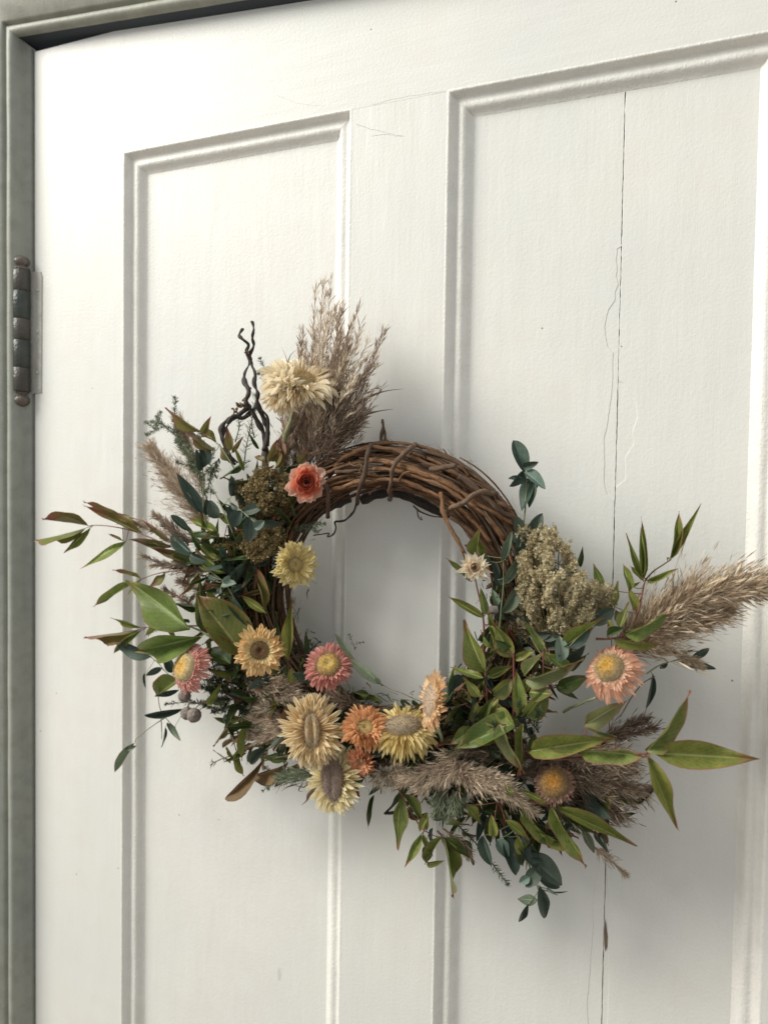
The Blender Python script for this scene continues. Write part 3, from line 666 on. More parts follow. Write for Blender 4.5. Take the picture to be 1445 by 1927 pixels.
# eucalyptus, upper right
sprig('eucalyptus_sprig', 'euc', 4, [[(1185, 900, .06), (1190, 800, .06), (1213, 640, .055), (1222, 540, .055), (1225, 440, .055), (1215, 360, .055)]], [
    (1212, 372, 1149, 182, 88, .055, .050), (1205, 368, 1126, 458, 60), (1180, 400, 1115, 412, 30), (1212, 345, 1286, 315, 52, .058, .066), (1215, 374, 1336, 455, 58, .058, .066, 'eucl'), (1255, 375, 1275, 480, 70), (1245, 410, 1205, 606, 98, .052, .054), (1270, 420, 1240, 580, 60),
    (1195, 745, 1165, 630, 70), (1234, 715, 1322, 620, 68), (1210, 830, 1180, 740, 80), (1235, 760, 1300, 735, 44), (1190, 840, 1250, 800, 55), (1170, 800, 1195, 690, 60), (1180, 890, 1160, 800, 50)], .055, 'upright eucalyptus stem at upper right', r=.0007)
sprig('eucalyptus_sprig', 'eucg', 4, [[(1068, 1300, .07), (1075, 1195, .072), (1090, 1030, .07), (1088, 880, .066)]], [
    (1085, 895, 1142, 715, 50), (1095, 1032, 1217, 845, 62), (1074, 1202, 1205, 1008, 62), (1080, 1200, 1102, 1245, 20), (1058, 1180, 1020, 1065, 44, .066, .062), (1050, 1005, 1008, 850, 50, .062, .06, 'euc'), (1080, 1060, 1035, 960, 50, .06, .06, 'euc'), (1010, 900, 965, 880, 34, None, None, 'euc'), (930, 850, 862, 800, 36, None, None, 'euc'), (1060, 1120, 1050, 1010, 40, .055, .05, 'euc')], .068, r=.0006)
# nandina through the hoop's right side
sprig('nandina_sprig', 'nan', 4, [[(985, 1700, .07), (978, 1445, .075), (970, 1225, .078), (935, 1060, .08), (915, 960, .08)]], [
    (930, 872, 955, 688, 66), (955, 890, 935, 760, 40), (885, 1012, 748, 880, 34), (982, 1212, 945, 1038, 62), (968, 1230, 762, 1108, 50), (1000, 1280, 1040, 1400, 30), (1000, 1270, 1010, 1200, 28)], .078, r=.0008, label='tall sprig running up past the small white star flower')
sprig('nandina_sprig', 'nan', 5, [[(285, 1420, .07), (290, 1200, .074), (280, 1040, .076)], [(440, 1300, .078), (440, 960, .08), (430, 930, .08)]], [
    (282, 1038, 143, 752, 100), (436, 955, 308, 738, 104), (330, 930, 322, 730, 60, .07, .068), (318, 900, 248, 798, 30), (268, 1070, 76, 1010, 52), (300, 1066, 442, 1000, 58), (252, 1180, 158, 1060, 46), (480, 1290, 452, 1015, 84, .084, .08),
    (320, 1160, 440, 1070, 90), (448, 960, 572, 908, 48), (70, 1110, 112, 990, 28, .06, .055), (90, 1170, 60, 1090, 30, .05, .05), (190, 1310, 240, 1200, 46), (230, 1290, 330, 1180, 55, None, None, 'nand'), (420, 900, 330, 860, 50, None, None, 'nand')], .078, r=.0008)
sprig('nandina_sprig', 'pale', 5, [[(520, 1330, .08), (600, 1180, .084), (606, 912, .086)]], [
    (604, 915, 482, 735, 66, .086, .08, 'nan'), (745, 1035, 618, 928, 66, .086, .09, 'big'), (720, 900, 950, 728, 64, .086, .08, 'nan'), (502, 1060, 620, 918, 60, .084, .082), (510, 1080, 830, 990, 96, .086, .092), (512, 1285, 645, 1130, 130, .086, .09, 'nan'), (530, 1150, 665, 1165, 110, .088, .09, 'nan'), (740, 1020, 860, 920, 66, .07, .07, 'nand'), (690, 1120, 870, 1060, 90, .07, .07, 'nand'), (680, 1110, 815, 1195, 50, .07, .07, 'nand'), (480, 1170, 560, 1040, 60, .08, .08, 'nan')], .084, r=.0009)
sprig('eucalyptus_sprig', 'euc', 5, [[(640, 1000, .08), (690, 960, .086)]], [(695, 978, 697, 832, 76, .09, .088, 'eucl'), (640, 900, 740, 860, 60), (720, 980, 840, 900, 70), (600, 840, 700, 830, 60), (530, 830, 650, 820, 50), (870, 760, 1010, 680, 90, .075, .07), (760, 900, 880, 800, 80, .07, .07), (500, 900, 560, 970, 50)], .07, r=.0007)
sprig('nandina_sprig', 'nan', 6, [[(480, 330, .08), (500, 240, .088), (480, 120, .088)]], [
    (480, 110, 240, 230, 96, .088, .094, 'big'), (310, 150, 220, 205, 70, .085, .09), (320, 180, 442, 172, 78, .09, .094), (408, 130, 497, 330, 62, .094, .096, 'pale'), (498, 128, 494, 322, 34, .09, .09), (400, 70, 478, 150, 66, .09, .092), (545, 165, 515, 230, 34, .085, .085, 'nand'), (340, 100, 410, 20, 60, .08, .08), (370, 60, 300, 110, 44, .08, .08)], .087, r=.0009)
sprig('nandina_sprig', 'nan', 6, [[(560, 260, .082), (700, 262, .09), (850, 245, .095), (970, 242, .097), (1005, 240, .098)]], [
    (528, 232, 842, 182, 88, .094, .100, 'nan'), (720, 228, 990, 248, 56, .096, .098), (600, 205, 820, 215, 56, .088, .09, 'pale'), (738, 132, 905, 28, 84, .086, .080, 'pale'), (860, 175, 740, 140, 34, .086, .09, 'pale'),
    (975, 232, 1166, 12, 74, .098, .085), (1005, 240, 1404, 264, 108, .098, .082), (975, 250, 1088, 527, 64, .098, .085), (560, 230, 760, 245, 34, .084, .088, 'brown')], .095, 'large green leaves splaying furthest to the right', r=.0009)
sprig('nandina_sprig', 'nan', 7, [[(260, 720, .07), (285, 650, .068), (305, 560, .064), (322, 490, .06), (365, 440, .058), (412, 408, .056), (460, 376, .055)]], [
    (312, 482, 221, 235, 32, .06, .055), (316, 470, 306, 140, 36, .06, .052), (310, 460, 297, 198, 32, .062, .06), (308, 487, 238, 412, 36), (335, 490, 502, 422, 34), (456, 372, 503, 118, 44, .055, .048), (462, 374, 620, 80, 40, .055, .048), (437, 366, 460, 380, 10),
    (240, 545, 206, 395, 40, .065, .06), (268, 650, 234, 520, 46), (158, 628, 186, 485, 30), (104, 530, 40, 395, 44, .06, .055), (250, 520, 305, 490, 20)], .06, 'slim upright sprig with red stems at the right', r=.0006)
sprig('nandina_sprig', 'nan', 7, [[(60, 800, .08), (130, 800, .082), (200, 790, .084)]], [
    (215, 775, 483, 660, 92, .086, .075), (158, 806, 432, 846, 62, .084, .078), (118, 786, 240, 735, 44, .084, .084, 'nand'), (185, 745, 236, 605, 46, .08, .074), (120, 700, 165, 760, 30, .08, .08), (200, 720, 160, 640, 50, .075, .07, 'nand')], .082, r=.0008)
sprig('eucalyptus_sprig', 'euc', 7, [[(330, 985, .05), (400, 940, .045), (520, 905, .04), (600, 890, .04)]], [
    (510, 922, 694, 962, 44, .04, .036), (572, 900, 662, 848, 40, .04, .04), (360, 985, 325, 1172, 28, .045, .04), (500, 880, 590, 850, 24), (440, 930, 400, 950, 26)], .045, r=.0005)
# underside
sprig('nandina_sprig', 'nan', 6, [[(400, 430, .08), (500, 420, .085), (605, 450, .086)]], [
    (608, 450, 746, 672, 50, .088, .08), (620, 452, 953, 597, 46, .088, .078), (605, 436, 462, 370, 26, .088, .09), (495, 455, 612, 602, 46, .08, .072), (585, 555, 684, 612, 36, .075, .07), (430, 500, 532, 577, 32, .085, .08), (378, 560, 378, 472, 38, .09, .09), (455, 404, 428, 358, 32, .094, .096), (275, 440, 345, 515, 34, .08, .075), (540, 540, 660, 580, 34, .075, .07, 'nand'), (480, 560, 500, 640, 34, .07, .065, 'nan')], .084, r=.0007)
sprig('nandina_sprig', 'nan', 6, [[(12, 368, .07), (35, 405, .068), (70, 470, .064), (110, 530, .06), (150, 555, .058)]], [
    (27, 402, 8, 600, 42), (32, 398, 132, 530, 26), (130, 490, 100, 545, 28), (107, 552, 43, 688, 32), (113, 552, 155, 640, 22), (118, 600, 132, 668, 24), (130, 668, 196, 658, 26), (188, 562, 116, 672, 28), (192, 566, 238, 806, 60, .06, .05), (196, 568, 300, 646, 42, .06, .055, 'nand'), (130, 470, 130, 540, 26)], .06, 'fine drooping sprig below the hoop', r=.0005)
sprig('eucalyptus_sprig', 'euc', 6, [[(430, 460, .06), (480, 560, .06), (530, 690, .055), (560, 770, .05)]], [
    (345, 560, 378, 675, 42), (432, 560, 468, 712, 66), (398, 575, 445, 650, 58, .064, .066, 'eucl'), (500, 590, 548, 660, 60), (515, 640, 655, 742, 72), (560, 680, 510, 750, 60, .06, .06), (525, 720, 484, 740, 36, .062, .064, 'eucl'), (562, 755, 590, 880, 54, .055, .05), (555, 808, 480, 800, 40, .055, .055, 'eucg'), (520, 822, 488, 895, 28), (590, 762, 640, 788, 18), (620, 775, 672, 775, 8), (505, 610, 566, 628, 24), (530, 660, 575, 662, 20), (470, 560, 520, 660, 56), (560, 720, 640, 758, 40), (488, 600, 500, 680, 50, None, None, 'nand')], .056, 'dark eucalyptus trailing to the lowest point', r=.0007)
sprig('eucalyptus_sprig', 'euc', 6, [[(640, 500, .06), (720, 525, .05), (790, 560, .045)]], [(728, 530, 766, 622, 28, .05, .045, 'eucg'), (775, 540, 832, 622, 34, .045, .04), (790, 550, 830, 590, 26), (660, 500, 720, 550, 34), (690, 480, 760, 530, 30), (610, 520, 650, 640, 18)], .05, r=.0005)
sprig('eucalyptus_sprig', 'eucg', 3, [[(1440, 660, .075), (1300, 690, .08), (1120, 650, .085), (980, 590, .085), (840, 530, .082), (640, 350, .08)]], [
    (830, 525, 610, 335, 62, .083, .08), (640, 350, 508, 160, 30, .08, .076), (820, 525, 780, 470, 26, .083, .083)], .083, 'single thin stem crossing the open hoop', r=.0004, smat=M_STEM_B)
sprig('nandina_sprig', 'nanr', 1, [[(560, 960, .06), (500, 860, .06), (450, 810, .055), (385, 770, .05), (330, 740, .05)]], [
    (388, 765, 212, 648, 52), (400, 775, 440, 690, 40), (465, 812, 380, 770, 44), (545, 905, 480, 830, 46), (535, 862, 520, 745, 44), (545, 870, 600, 790, 24), (465, 860, 310, 740, 22)], .055, 'olive sprig rising at the upper left', r=.0006, smat=M_STEM_G)
sprig('nandina_sprig', 'nanr', 1, [[(720, 1000, .06), (716, 930, .06)]], [(720, 915, 768, 798, 40), (705, 915, 655, 892, 30), (735, 905, 790, 850, 24), (690, 985, 760, 930, 30), (725, 960, 690, 900, 24), (880, 930, 915, 850, 26)], .06, r=.0005, smat=M_STEM_G)

# ---------------- filling leaves packed round the hoop (left side, bottom, right side)
FILL = 0
def packing(kind, n, name):
    """small broken leaves packed between the sprigs: too many and too buried to tell apart"""
    global FILL
    mb = MB(); srcs = leaf_variants(kind); data = []
    for me in srcs:
        data.append(([v.co.copy() for v in me.vertices], [tuple(p.vertices) for p in me.polygons], None))
    nu = 4
    for i in range(n):
        zone = random.choices((0, 1, 2), (.42, .26, .32))[0]
        th = R((random.gauss(172, 27), random.uniform(215, 285), random.gauss(328, 27))[zone])
        if th < R(128) or th > R(376): continue
        mr = random.gauss((.021, .003, .002)[zone], .017)
        c = Vector((RC.x+(RR+mr)*math.cos(th), -random.uniform(.018, .064), RC.z+(RR+mr)*math.sin(th)))
        if i % 4 == 0:
            bx_, by_, sg = random.choice([(900, 1505, 46), (1010, 1535, 42), (830, 1475, 40), (480, 1375, 42), (1095, 1500, 40), (445, 1150, 46), (420, 1040, 40), (930, 1440, 46), (470, 1300, 34)])
            c = P(random.gauss(bx_, sg), random.gauss(by_, sg*.7), random.uniform(.015, .06)); th = math.atan2(c.z-RC.z, c.x-RC.x); mr = .02
            if kind == 'euc' and bx_ < 700: continue
        d = (Vector((math.cos(th), 0, math.sin(th)))*random.uniform(-.1, 1.0)+Vector((-math.sin(th), 0, math.cos(th)))*random.uniform(-1, 1)*1.1+Vector((0, random.uniform(-.7, .2), 0))).normalized()
        l = random.uniform(.013, .031); w = l*((.36 if kind.startswith('euc') else .20)*random.uniform(.7, 1.2))
        if mr < (-.014, -.026, -.026)[zone]: continue
        y = d; tc = (CAM-c).normalized(); nn = (tc-y*tc.dot(y)).normalized(); nn = Matrix.Rotation(random.uniform(-1.1, 1.1), 3, y) @ nn; x = y.cross(nn)
        vs, fs, _ = data[random.randrange(5)]
        mb.add([c+x*q.x*w+y*q.y*l+nn*q.z*l*.55 for q in vs], fs, 0, [((k % 9)/8, (k//9)/10) for k in range(len(vs))]); FILL += 1
    o = mb.build(name, LM[kind], wreath); o['kind'] = 'stuff'; return o
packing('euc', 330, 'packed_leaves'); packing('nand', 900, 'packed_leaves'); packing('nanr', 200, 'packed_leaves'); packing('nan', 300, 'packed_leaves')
# a rough cushion of moss and broken stalks behind the leaves
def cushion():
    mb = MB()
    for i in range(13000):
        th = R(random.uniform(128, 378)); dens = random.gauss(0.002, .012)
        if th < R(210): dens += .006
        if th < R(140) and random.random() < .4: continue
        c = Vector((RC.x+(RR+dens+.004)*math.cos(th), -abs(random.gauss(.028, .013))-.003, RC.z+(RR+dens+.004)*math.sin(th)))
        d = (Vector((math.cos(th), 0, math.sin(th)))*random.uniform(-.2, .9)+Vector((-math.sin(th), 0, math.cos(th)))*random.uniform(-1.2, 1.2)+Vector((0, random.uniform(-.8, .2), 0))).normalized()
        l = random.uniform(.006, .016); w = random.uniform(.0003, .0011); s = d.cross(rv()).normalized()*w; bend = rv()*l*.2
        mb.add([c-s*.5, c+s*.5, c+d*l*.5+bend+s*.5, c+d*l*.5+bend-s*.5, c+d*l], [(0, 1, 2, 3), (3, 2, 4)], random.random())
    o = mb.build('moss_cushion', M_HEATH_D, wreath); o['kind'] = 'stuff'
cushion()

# ---------------- grass plumes
def ribbon(mb, p, d, l, w, tint, curl=.15, side=None):
    s = (side or d.cross(rv())).normalized()*w*.5; bend = rv()*l*curl
    m = p+d*l*.5+bend*.6
    mb.add([p-s*.35, p+s*.35, m+s, m-s, p+d*l+bend], [(0, 1, 2, 3), (3, 2, 4)], tint)
def plume(z, axes, mat, label=None, n=900, spread=.32, bl=.022, sl=.008, sw=.0009, hair=.5, droop=.0, tint=(.0, 1.0), base_skip=.05, name='grass_plume', stem_r=.0009, taper=True):
    """axes: list of stem polylines [(x, y, d), ...] base to tip, in zone z"""
    mb = MB()
    for ax in axes:
        pp = smoothpts([ZP(z, *q) for q in ax], 10); N = len(pp)
        mb.tube(pp, stem_r, stem_r*.3, 5, .15)
        for i in range(n//len(axes)):
            t = base_skip+(1-base_skip)*random.random()**.85; f = t*(N-1); j = min(int(f), N-2)
            p = pp[j].lerp(pp[j+1], f-j); tan = (pp[j+1]-pp[j]).normalized()
            o = rv(); o = (o-tan*o.dot(tan)).normalized(); o.y *= .7
            k = (1-t*.72) if taper else 1.0
            d = (tan*1.0+o*spread*random.uniform(.6, 1.9)*(1-.45*t)).normalized()
            cl_ = .75+.9*noise.noise(Vector((t*9, o.x*1.4, o.z*1.4)))
            L = bl*k*(.35+.9*random.random()**1.4)*max(.4, min(1.5, cl_+.35)); d = (d+rv()*.16).normalized(); tb = random.uniform(*tint)
            bend = Vector((0, 0, -1))*droop*L+o*L*random.uniform(-.1, .25)
            # branchlet with spikelets along it
            q0 = p; nn = 4
            s = d.cross(Vector((0, 1, .1))).normalized()*.00022
            e = p+d*L+bend
            mb.add([p-s, p+s, e], [(0, 1, 2)], tb*.6)
            for m in range(nn):
                u = (m+.3+random.random()*.9)/nn
                b = p+d*L*u+bend*u*u; dd = (d+rv()*.42+o*.1).normalized()
                ribbon(mb, b, dd, sl*random.uniform(.55, 1.15)*(.7+.3*k), sw*random.uniform(.5, 1.1), min(1, max(0, tb+random.uniform(-.25, .3))))
                if random.random() < hair:
                    ribbon(mb, b, (d+rv()*.55).normalized(), sl*random.uniform(.6, 1.2), .00022, min(1, tb+.3))
    o = mb.build(name, mat, wreath)
    if label: o['label'] = label
    return o
# tall fan at the top: many separate flowering branches springing from one place
def fan(z, base, rim, mat, n, label=None, d0=.045, sl=.0085, back=.62, tint=(.1, 1.0)):
    mb = MB()
    for i in range(n):
        k = random.random()*(len(rim)-1); j = int(k); f = k-j
        x = rim[j][0]+(rim[j+1][0]-rim[j][0])*f; y = rim[j][1]+(rim[j+1][1]-rim[j][1])*f
        g = random.uniform(.30, 1.05); bx = base[0]+random.gauss(0, 34); by = base[1]+random.gauss(0, 26)
        x = bx+(x-bx)*g+random.gauss(0, 12); y = by+(y-by)*g
        d1 = d0+random.gauss(0, .010); mx = bx+(x-bx)*.5+random.gauss(0, 26); my = by+(y-by)*.5
        pp = smoothpts([ZP(z, bx, by, d0), ZP(z, mx, my, (d0+d1)/2+.004), ZP(z, x, y, max(.008, d1))], 8); N = len(pp)
        mb.tube(pp, .0003, .00012, 3, .2, cap=False); tb = random.uniform(*tint); L = (pp[-1]-pp[0]).length
        for m in range(int(L*520)):
            t = 1-back*random.random()**.9; f = t*(N-1); q = min(int(f), N-2); p = pp[q].lerp(pp[q+1], f-q); tan = (pp[q+1]-pp[q]).normalized()
            o = rv(); o = (o-tan*o.dot(tan)).normalized(); dd = (tan*1.25+o*random.uniform(.15, .75)).normalized()
            l = sl*random.uniform(.5, 1.2); p2 = p+dd*l*random.uniform(.2, .9)*(1.2-t*.7)
            mb.add([p, p+dd*.0001+o*.00025, p2], [(0, 1, 2)], tb*.5)
            ribbon(mb, p2, (dd+rv()*.22).normalized(), l, .0011*random.uniform(.5, 1.1), min(1, max(0, tb+random.uniform(-.3, .3))))
            if random.random() < .55: ribbon(mb, p2, (dd+rv()*.5).normalized(), l*1.1, .00022, min(1, tb+.3))
        ribbon(mb, pp[-1], (pp[-1]-pp[-2]).normalized(), sl*1.1, .0008, tb)
    o = mb.build('grass_plume', mat, wreath)
    if label: o['label'] = label
fan(6, (560, 300), [(780, 200), (880, 240), (960, 330), (975, 400), (930, 470), (840, 520), (700, 540)], M_PLUME_D, 60, back=.85, tint=(.1, 1.0), d0=.05)
fan(1, (930, 900), [(855, 430), (885, 300), (935, 270), (955, 120), (1010, 60), (1066, 30), (1085, 130), (1080, 250)], M_PLUME, 64, 'tallest feathery grass plume pointing up')
fan(1, (950, 900), [(1075, 290), (1120, 240), (1160, 170), (1205, 200), (1195, 290), (1265, 310), (1245, 420), (1255, 500)], M_PLUME, 50)
fan(1, (960, 910), [(1240, 430), (1275, 520), (1240, 590), (1235, 650), (1190, 700), (1150, 760)], M_PLUME_D, 60, back=.8, tint=(.2, 1.0), d0=.05)
fan(1, (880, 930), [(770, 640), (790, 560), (850, 470), (900, 420), (980, 430), (1040, 480)], M_PLUME, 44, back=.85, tint=(.0, .7), d0=.042)
plume(1, [[(960, 930, .055), (1060, 790, .058), (1140, 720, .055)], [(940, 900, .05), (1010, 740, .05), (1060, 640, .05)]], M_PLUME_D, n=360, spread=.6, bl=.026, tint=(.1, .9), base_skip=.02, hair=1.0)
plume(1, [[(800, 980, .05), (820, 800, .055), (850, 690, .055)], [(900, 960, .05), (910, 800, .05), (960, 700, .05)]], M_PLUME, n=420, spread=.45, bl=.020, tint=(0, .7), base_skip=.02, hair=1.0)
def blade(z, pts, w, mat, name='grass_blade'):
    pp = smoothpts([ZP(z, *q) for q in pts], 6); mb = MB(); n = len(pp)
    vs = []; fs = []
    for i, p in enumerate(pp):
        t = (pp[min(i+1, n-1)]-pp[max(i-1, 0)]).normalized(); s = t.cross((CAM-p).normalized()).normalized()
        k = i/(n-1); ww = w*(.45+.55*math.sin(math.pi*min(1, k*1.3+.1)))*(1-k**2.5)+.00012
        c = s.cross(t)*ww*.25
        vs += [p-s*ww*.5, p+c, p+s*ww*.5]
    for i in range(n-1):
        fs += [(i*3, i*3+1, i*3+4, i*3+3), (i*3+1, i*3+2, i*3+5, i*3+4)]
    mb.add(vs, fs, .3, [(0, i/(3*n)) for i in range(3*n)]); return mb.build(name, mat, wreath)
blade(1, [(1110, 700, .05), (1200, 610, .05), (1290, 570, .045), (1392, 556, .04)], .0026, M_PLUME_D)
blade(1, [(1080, 740, .05), (1180, 690, .05), (1260, 668, .045), (1342, 656, .04)], .0030, M_PLUME_D)
blade(1, [(1000, 930, .05), (1080, 860, .05), (1150, 800, .05), (1210, 770, .05)], .0012, M_PLUME)
for q in ([(800, 470), (815, 420), (790, 350)], [(810, 470), (830, 395), (865, 360)], [(1000, 100), (1020, 85), (1003, 50)], [(1100, 320), (1130, 240), (1160, 175)]):
    blade(1, [(x, y, .04) for x, y in q], .0009, M_PLUME_D)
# left, reddish brown
plume(1, [[(430, 1240, .04), (330, 1100, .045), (230, 980, .04), (150, 860, .035)]], M_PLUME, 'fluffy plume leaning to the upper left', n=900, spread=.62, bl=.030, tint=(.05, .85), base_skip=.02, hair=1.0, sw=.0007)
plume(1, [[(420, 1100, .035), (360, 950, .035), (320, 830, .03), (290, 740, .03)]], M_PLUME, n=440, spread=.45, bl=.022, tint=(.1, .8), base_skip=.05, hair=.8, sw=.0007)
plume(1, [[(330, 1330, .045), (260, 1250, .045), (175, 1190, .04)], [(420, 1330, .045), (300, 1290, .05), (220, 1240, .045)]], M_PLUME_D, n=260, spread=.25, bl=.016, sl=.009, tint=(.1, .8))
plume(2, [[(880, 390, .045), (740, 290, .045), (600, 200, .04), (470, 160, .04)]], M_PLUME, n=260, spread=.22, bl=.018, tint=(.1, .8))
plume(2, [[(900, 420, .045), (760, 390, .045), (610, 385, .04)], [(880, 440, .04), (760, 410, .04), (580, 345, .04)]], M_PLUME_D, n=240, spread=.25, bl=.017, tint=(.1, .9))
plume(2, [[(860, 640, .04), (780, 570, .04), (680, 515, .035)], [(900, 540, .04), (820, 500, .04), (760, 470, .04)]], M_PLUME_D, n=200, spread=.28, bl=.014, tint=(.1, .8))
# right, the long tan tail that leaves the picture
plume(7, [[(150, 850, .055), (350, 720, .06), (560, 600, .06), (760, 540, .058), (1010, 520, .055), (1080, 518, .055)]], M_PLUME_T, 'thick golden tan plume running out to the right', n=1500, spread=.52, bl=.040, sl=.011, sw=.0011, tint=(.0, 1.0), hair=.5, base_skip=.02)
plume(7, [[(200, 900, .055), (380, 800, .06), (520, 740, .06), (650, 700, .055), (740, 660, .05)], [(200, 820, .06), (380, 680, .062), (520, 580, .06)]], M_PLUME_T, n=800, spread=.5, bl=.027, sl=.011, sw=.0010, tint=(.0, .75), base_skip=.02)
plume(7, [[(330, 860, .05), (440, 860, .05), (530, 900, .048), (590, 930, .045)]], M_PLUME_T, n=130, spread=.4, bl=.014, tint=(.1, .9))
# bottom right, dark
plume(6, [[(560, 330, .055), (700, 310, .06), (830, 330, .058), (950, 380, .05)], [(560, 380, .055), (700, 420, .055), (850, 470, .045)]], M_PLUME_D, 'dark brown plume behind the faded flower', n=560, spread=.72, bl=.034, sl=.009, tint=(.15, 1.0), base_skip=.02, hair=.7)
plume(6, [[(640, 260, .06), (740, 250, .062), (830, 260, .06), (900, 280, .055)], [(640, 330, .06), (740, 360, .062), (830, 370, .06), (930, 390, .05)]], M_PLUME, n=450, spread=.6, bl=.028, tint=(.0, .7), base_skip=.1)
plume(6, [[(760, 220, .04), (860, 180, .04), (990, 145, .035)], [(780, 200, .04), (880, 150, .04), (950, 120, .035)]], M_PLUME_D, n=240, spread=.35, bl=.018, tint=(.0, .6))
plume(6, [[(230, 330, .08), (330, 360, .09), (440, 400, .09), (520, 450, .085)], [(240, 300, .08), (330, 330, .088), (420, 350, .09)]], M_PLUME, 'soft plume in front at the bottom right of the hoop', n=520, spread=.50, bl=.017, tint=(.1, 1.0), base_skip=.02, hair=1.0)
plume(6, [[(260, 230, .08), (180, 290, .088), (90, 330, .088), (40, 350, .08)], [(280, 260, .08), (200, 330, .088), (110, 370, .085)]], M_PLUME, n=520, spread=.55, bl=.015, tint=(.05, .9), base_skip=.02, hair=1.0, sw=.0007)
plume(6, [[(420, 250, .075), (340, 220, .08), (260, 230, .08)], [(560, 280, .07), (480, 230, .075), (400, 200, .075)], [(480, 330, .07), (560, 300, .07), (640, 240, .07)]], M_PLUME_D, n=520, spread=.6, bl=.018, tint=(.0, .7), base_skip=.0, hair=1.0)
plume(6, [[(190, 530, .06), (240, 570, .055), (290, 630, .05)], [(170, 540, .06), (210, 580, .055), (250, 600, .05)]], M_PLUME, n=110, spread=.25, bl=.014, tint=(.0, .7))
plume(6, [[(770, 600, .03), (820, 640, .025), (885, 700, .02)]], M_PLUME, n=60, spread=.3, bl=.010, tint=(.2, .8), hair=.3)
plume(6, [[(200, 370, .08), (180, 420, .08), (170, 470, .075)], [(230, 380, .08), (240, 430, .08), (210, 480, .075)]], M_HEATH, n=260, spread=.6, bl=.012, tint=(.2, 1.0), base_skip=.0, hair=1.0, name='fluffy_seed_head')
# bottom left
plume(9, [[(330, 80, .055), (480, 130, .065), (620, 170, .07), (740, 190, .07)], [(400, 60, .06), (560, 90, .065), (680, 110, .065)]], M_PLUME, 'brown plume above the cream folded flower', n=620, spread=.45, bl=.018, tint=(.0, .8), base_skip=.02, hair=1.0, sw=.0007)
plume(9, [[(720, 420, .06), (600, 440, .065), (480, 460, .06), (400, 440, .055)], [(700, 340, .06), (600, 360, .065), (440, 330, .06)], [(640, 260, .06), (540, 270, .06), (450, 250, .055)]], M_PLUME, n=640, spread=.55, bl=.016, tint=(.0, .85), base_skip=.0, hair=1.0, sw=.0007)
plume(9, [[(1150, 260, .05), (1060, 230, .06), (960, 180, .06)]], M_PLUME_D, n=140, spread=.5, bl=.014, tint=(.1, .8))
plume(9, [[(880, 740, .06), (800, 720, .062), (680, 730, .06), (610, 740, .055)]], M_HEATH, n=160, spread=.7, bl=.012, tint=(.2, 1.0), hair=1.0, name='fluffy_seed_head')
plume(9, [[(1280, 640, .06), (1320, 700, .07), (1360, 740, .07)], [(1280, 660, .06), (1280, 740, .07)], [(1300, 640, .06), (1400, 680, .07), (1440, 700, .065)]], M_PLUME, n=330, spread=.6, bl=.012, tint=(.3, 1.0), base_skip=.0, hair=1.0, sw=.0006)
for q in ([(740, 700), (640, 740), (575, 850)], [(750, 750), (660, 770), (545, 820)], [(720, 780), (650, 800), (610, 830)], [(760, 770), (730, 820), (760, 830)], [(800, 760), (760, 800), (640, 760)],
          [(430, 420), (290, 440), (222, 530)], [(380, 400), (280, 470), (260, 400)], [(400, 440), (330, 560), (268, 610)], [(420, 470), (300, 460), (215, 500)]):
    blade(9, [(x, y, .055) for x, y in q], .0011, M_STEM_B, 'dry_blade')
blade(9, [(850, 800, .065), (800, 850, .066), (785, 890, .066), (748, 922, .062)], .0032, LM['brown'], 'dry_blade')
vine(9, [(460, 500, .05), (340, 560, .045), (230, 600, .04), (160, 630, .035), (130, 650, .035)], .0007, .0004, M_STEM_B, name='twig', wob=.1)
for q in ([(160, 630), (140, 625), (122, 640)], [(150, 635), (135, 660), (130, 685)], [(170, 628), (155, 650), (150, 665)], [(220, 605), (225, 620), (230, 630)], [(148, 632), (140, 615), (145, 600)]):
    blade(9, [(x, y, .036) for x, y in q], .0008, LM['eucg'], 'tiny_leaf')

# ---------------- needle sprigs (heather and fir-like)
def needles(z, stems, mat, nl=.0055, dens=900, label=None, r=.0006, w=.00045, ang=.9, branch=0):
    for st in stems:
        mb = MB(); pp = smoothpts([ZP(z, *q) for q in st], 8); mb.tube(pp, r, r*.5, 5, .2)
        segs = [pp]
        for b in range(branch):
            j = random.randrange(len(pp)//4, len(pp)-2); t = (pp[j+1]-pp[j]).normalized(); o = (t+rv()*.7).normalized(); L = random.uniform(.010, .02)
            bp = [pp[j]+o*L*k/5+Vector((0, 0, .0006*k)) for k in range(6)]; mb.tube(bp, r*.5, r*.3, 4, .2); segs.append(bp)
        for sp in segs:
            Ls = sum((a-b).length for a, b in zip(sp, sp[1:])); cnt = int(dens*Ls*1.8)
            for i in range(cnt):
                f = random.random()*(len(sp)-1); j = min(int(f), len(sp)-2); p = sp[j].lerp(sp[j+1], f-j); t = (sp[j+1]-sp[j]).normalized()
                o = rv(); o = (o-t*o.dot(t)).normalized(); d = (t*.75+o*ang).normalized()
                ribbon(mb, p, d, nl*random.uniform(.6, 1.15), w*1.5, random.random(), .12)
            for i in range(26):
                ribbon(mb, sp[-1], ((sp[-1]-sp[-2]).normalized()+rv()*.8).normalized(), nl*.6, w*1.4, random.uniform(.5, 1), .1)
        o = mb.build('needle_sprig', mat, wreath)
        if label and st is stems[0]: o['label'] = label
needles(1, [[(410, 1010, .05), (330, 900, .048), (270, 770, .04), (262, 605, .035)]], M_HEATH, .0055, 2000, 'grey green needle sprig at the upper left', branch=5)
needles(1, [[(400, 960, .05), (330, 850, .045), (230, 745, .04), (125, 782, .035)], [(300, 820, .045), (200, 735, .04), (148, 722, .035)]], M_HEATH, .0045, 1900, branch=2)
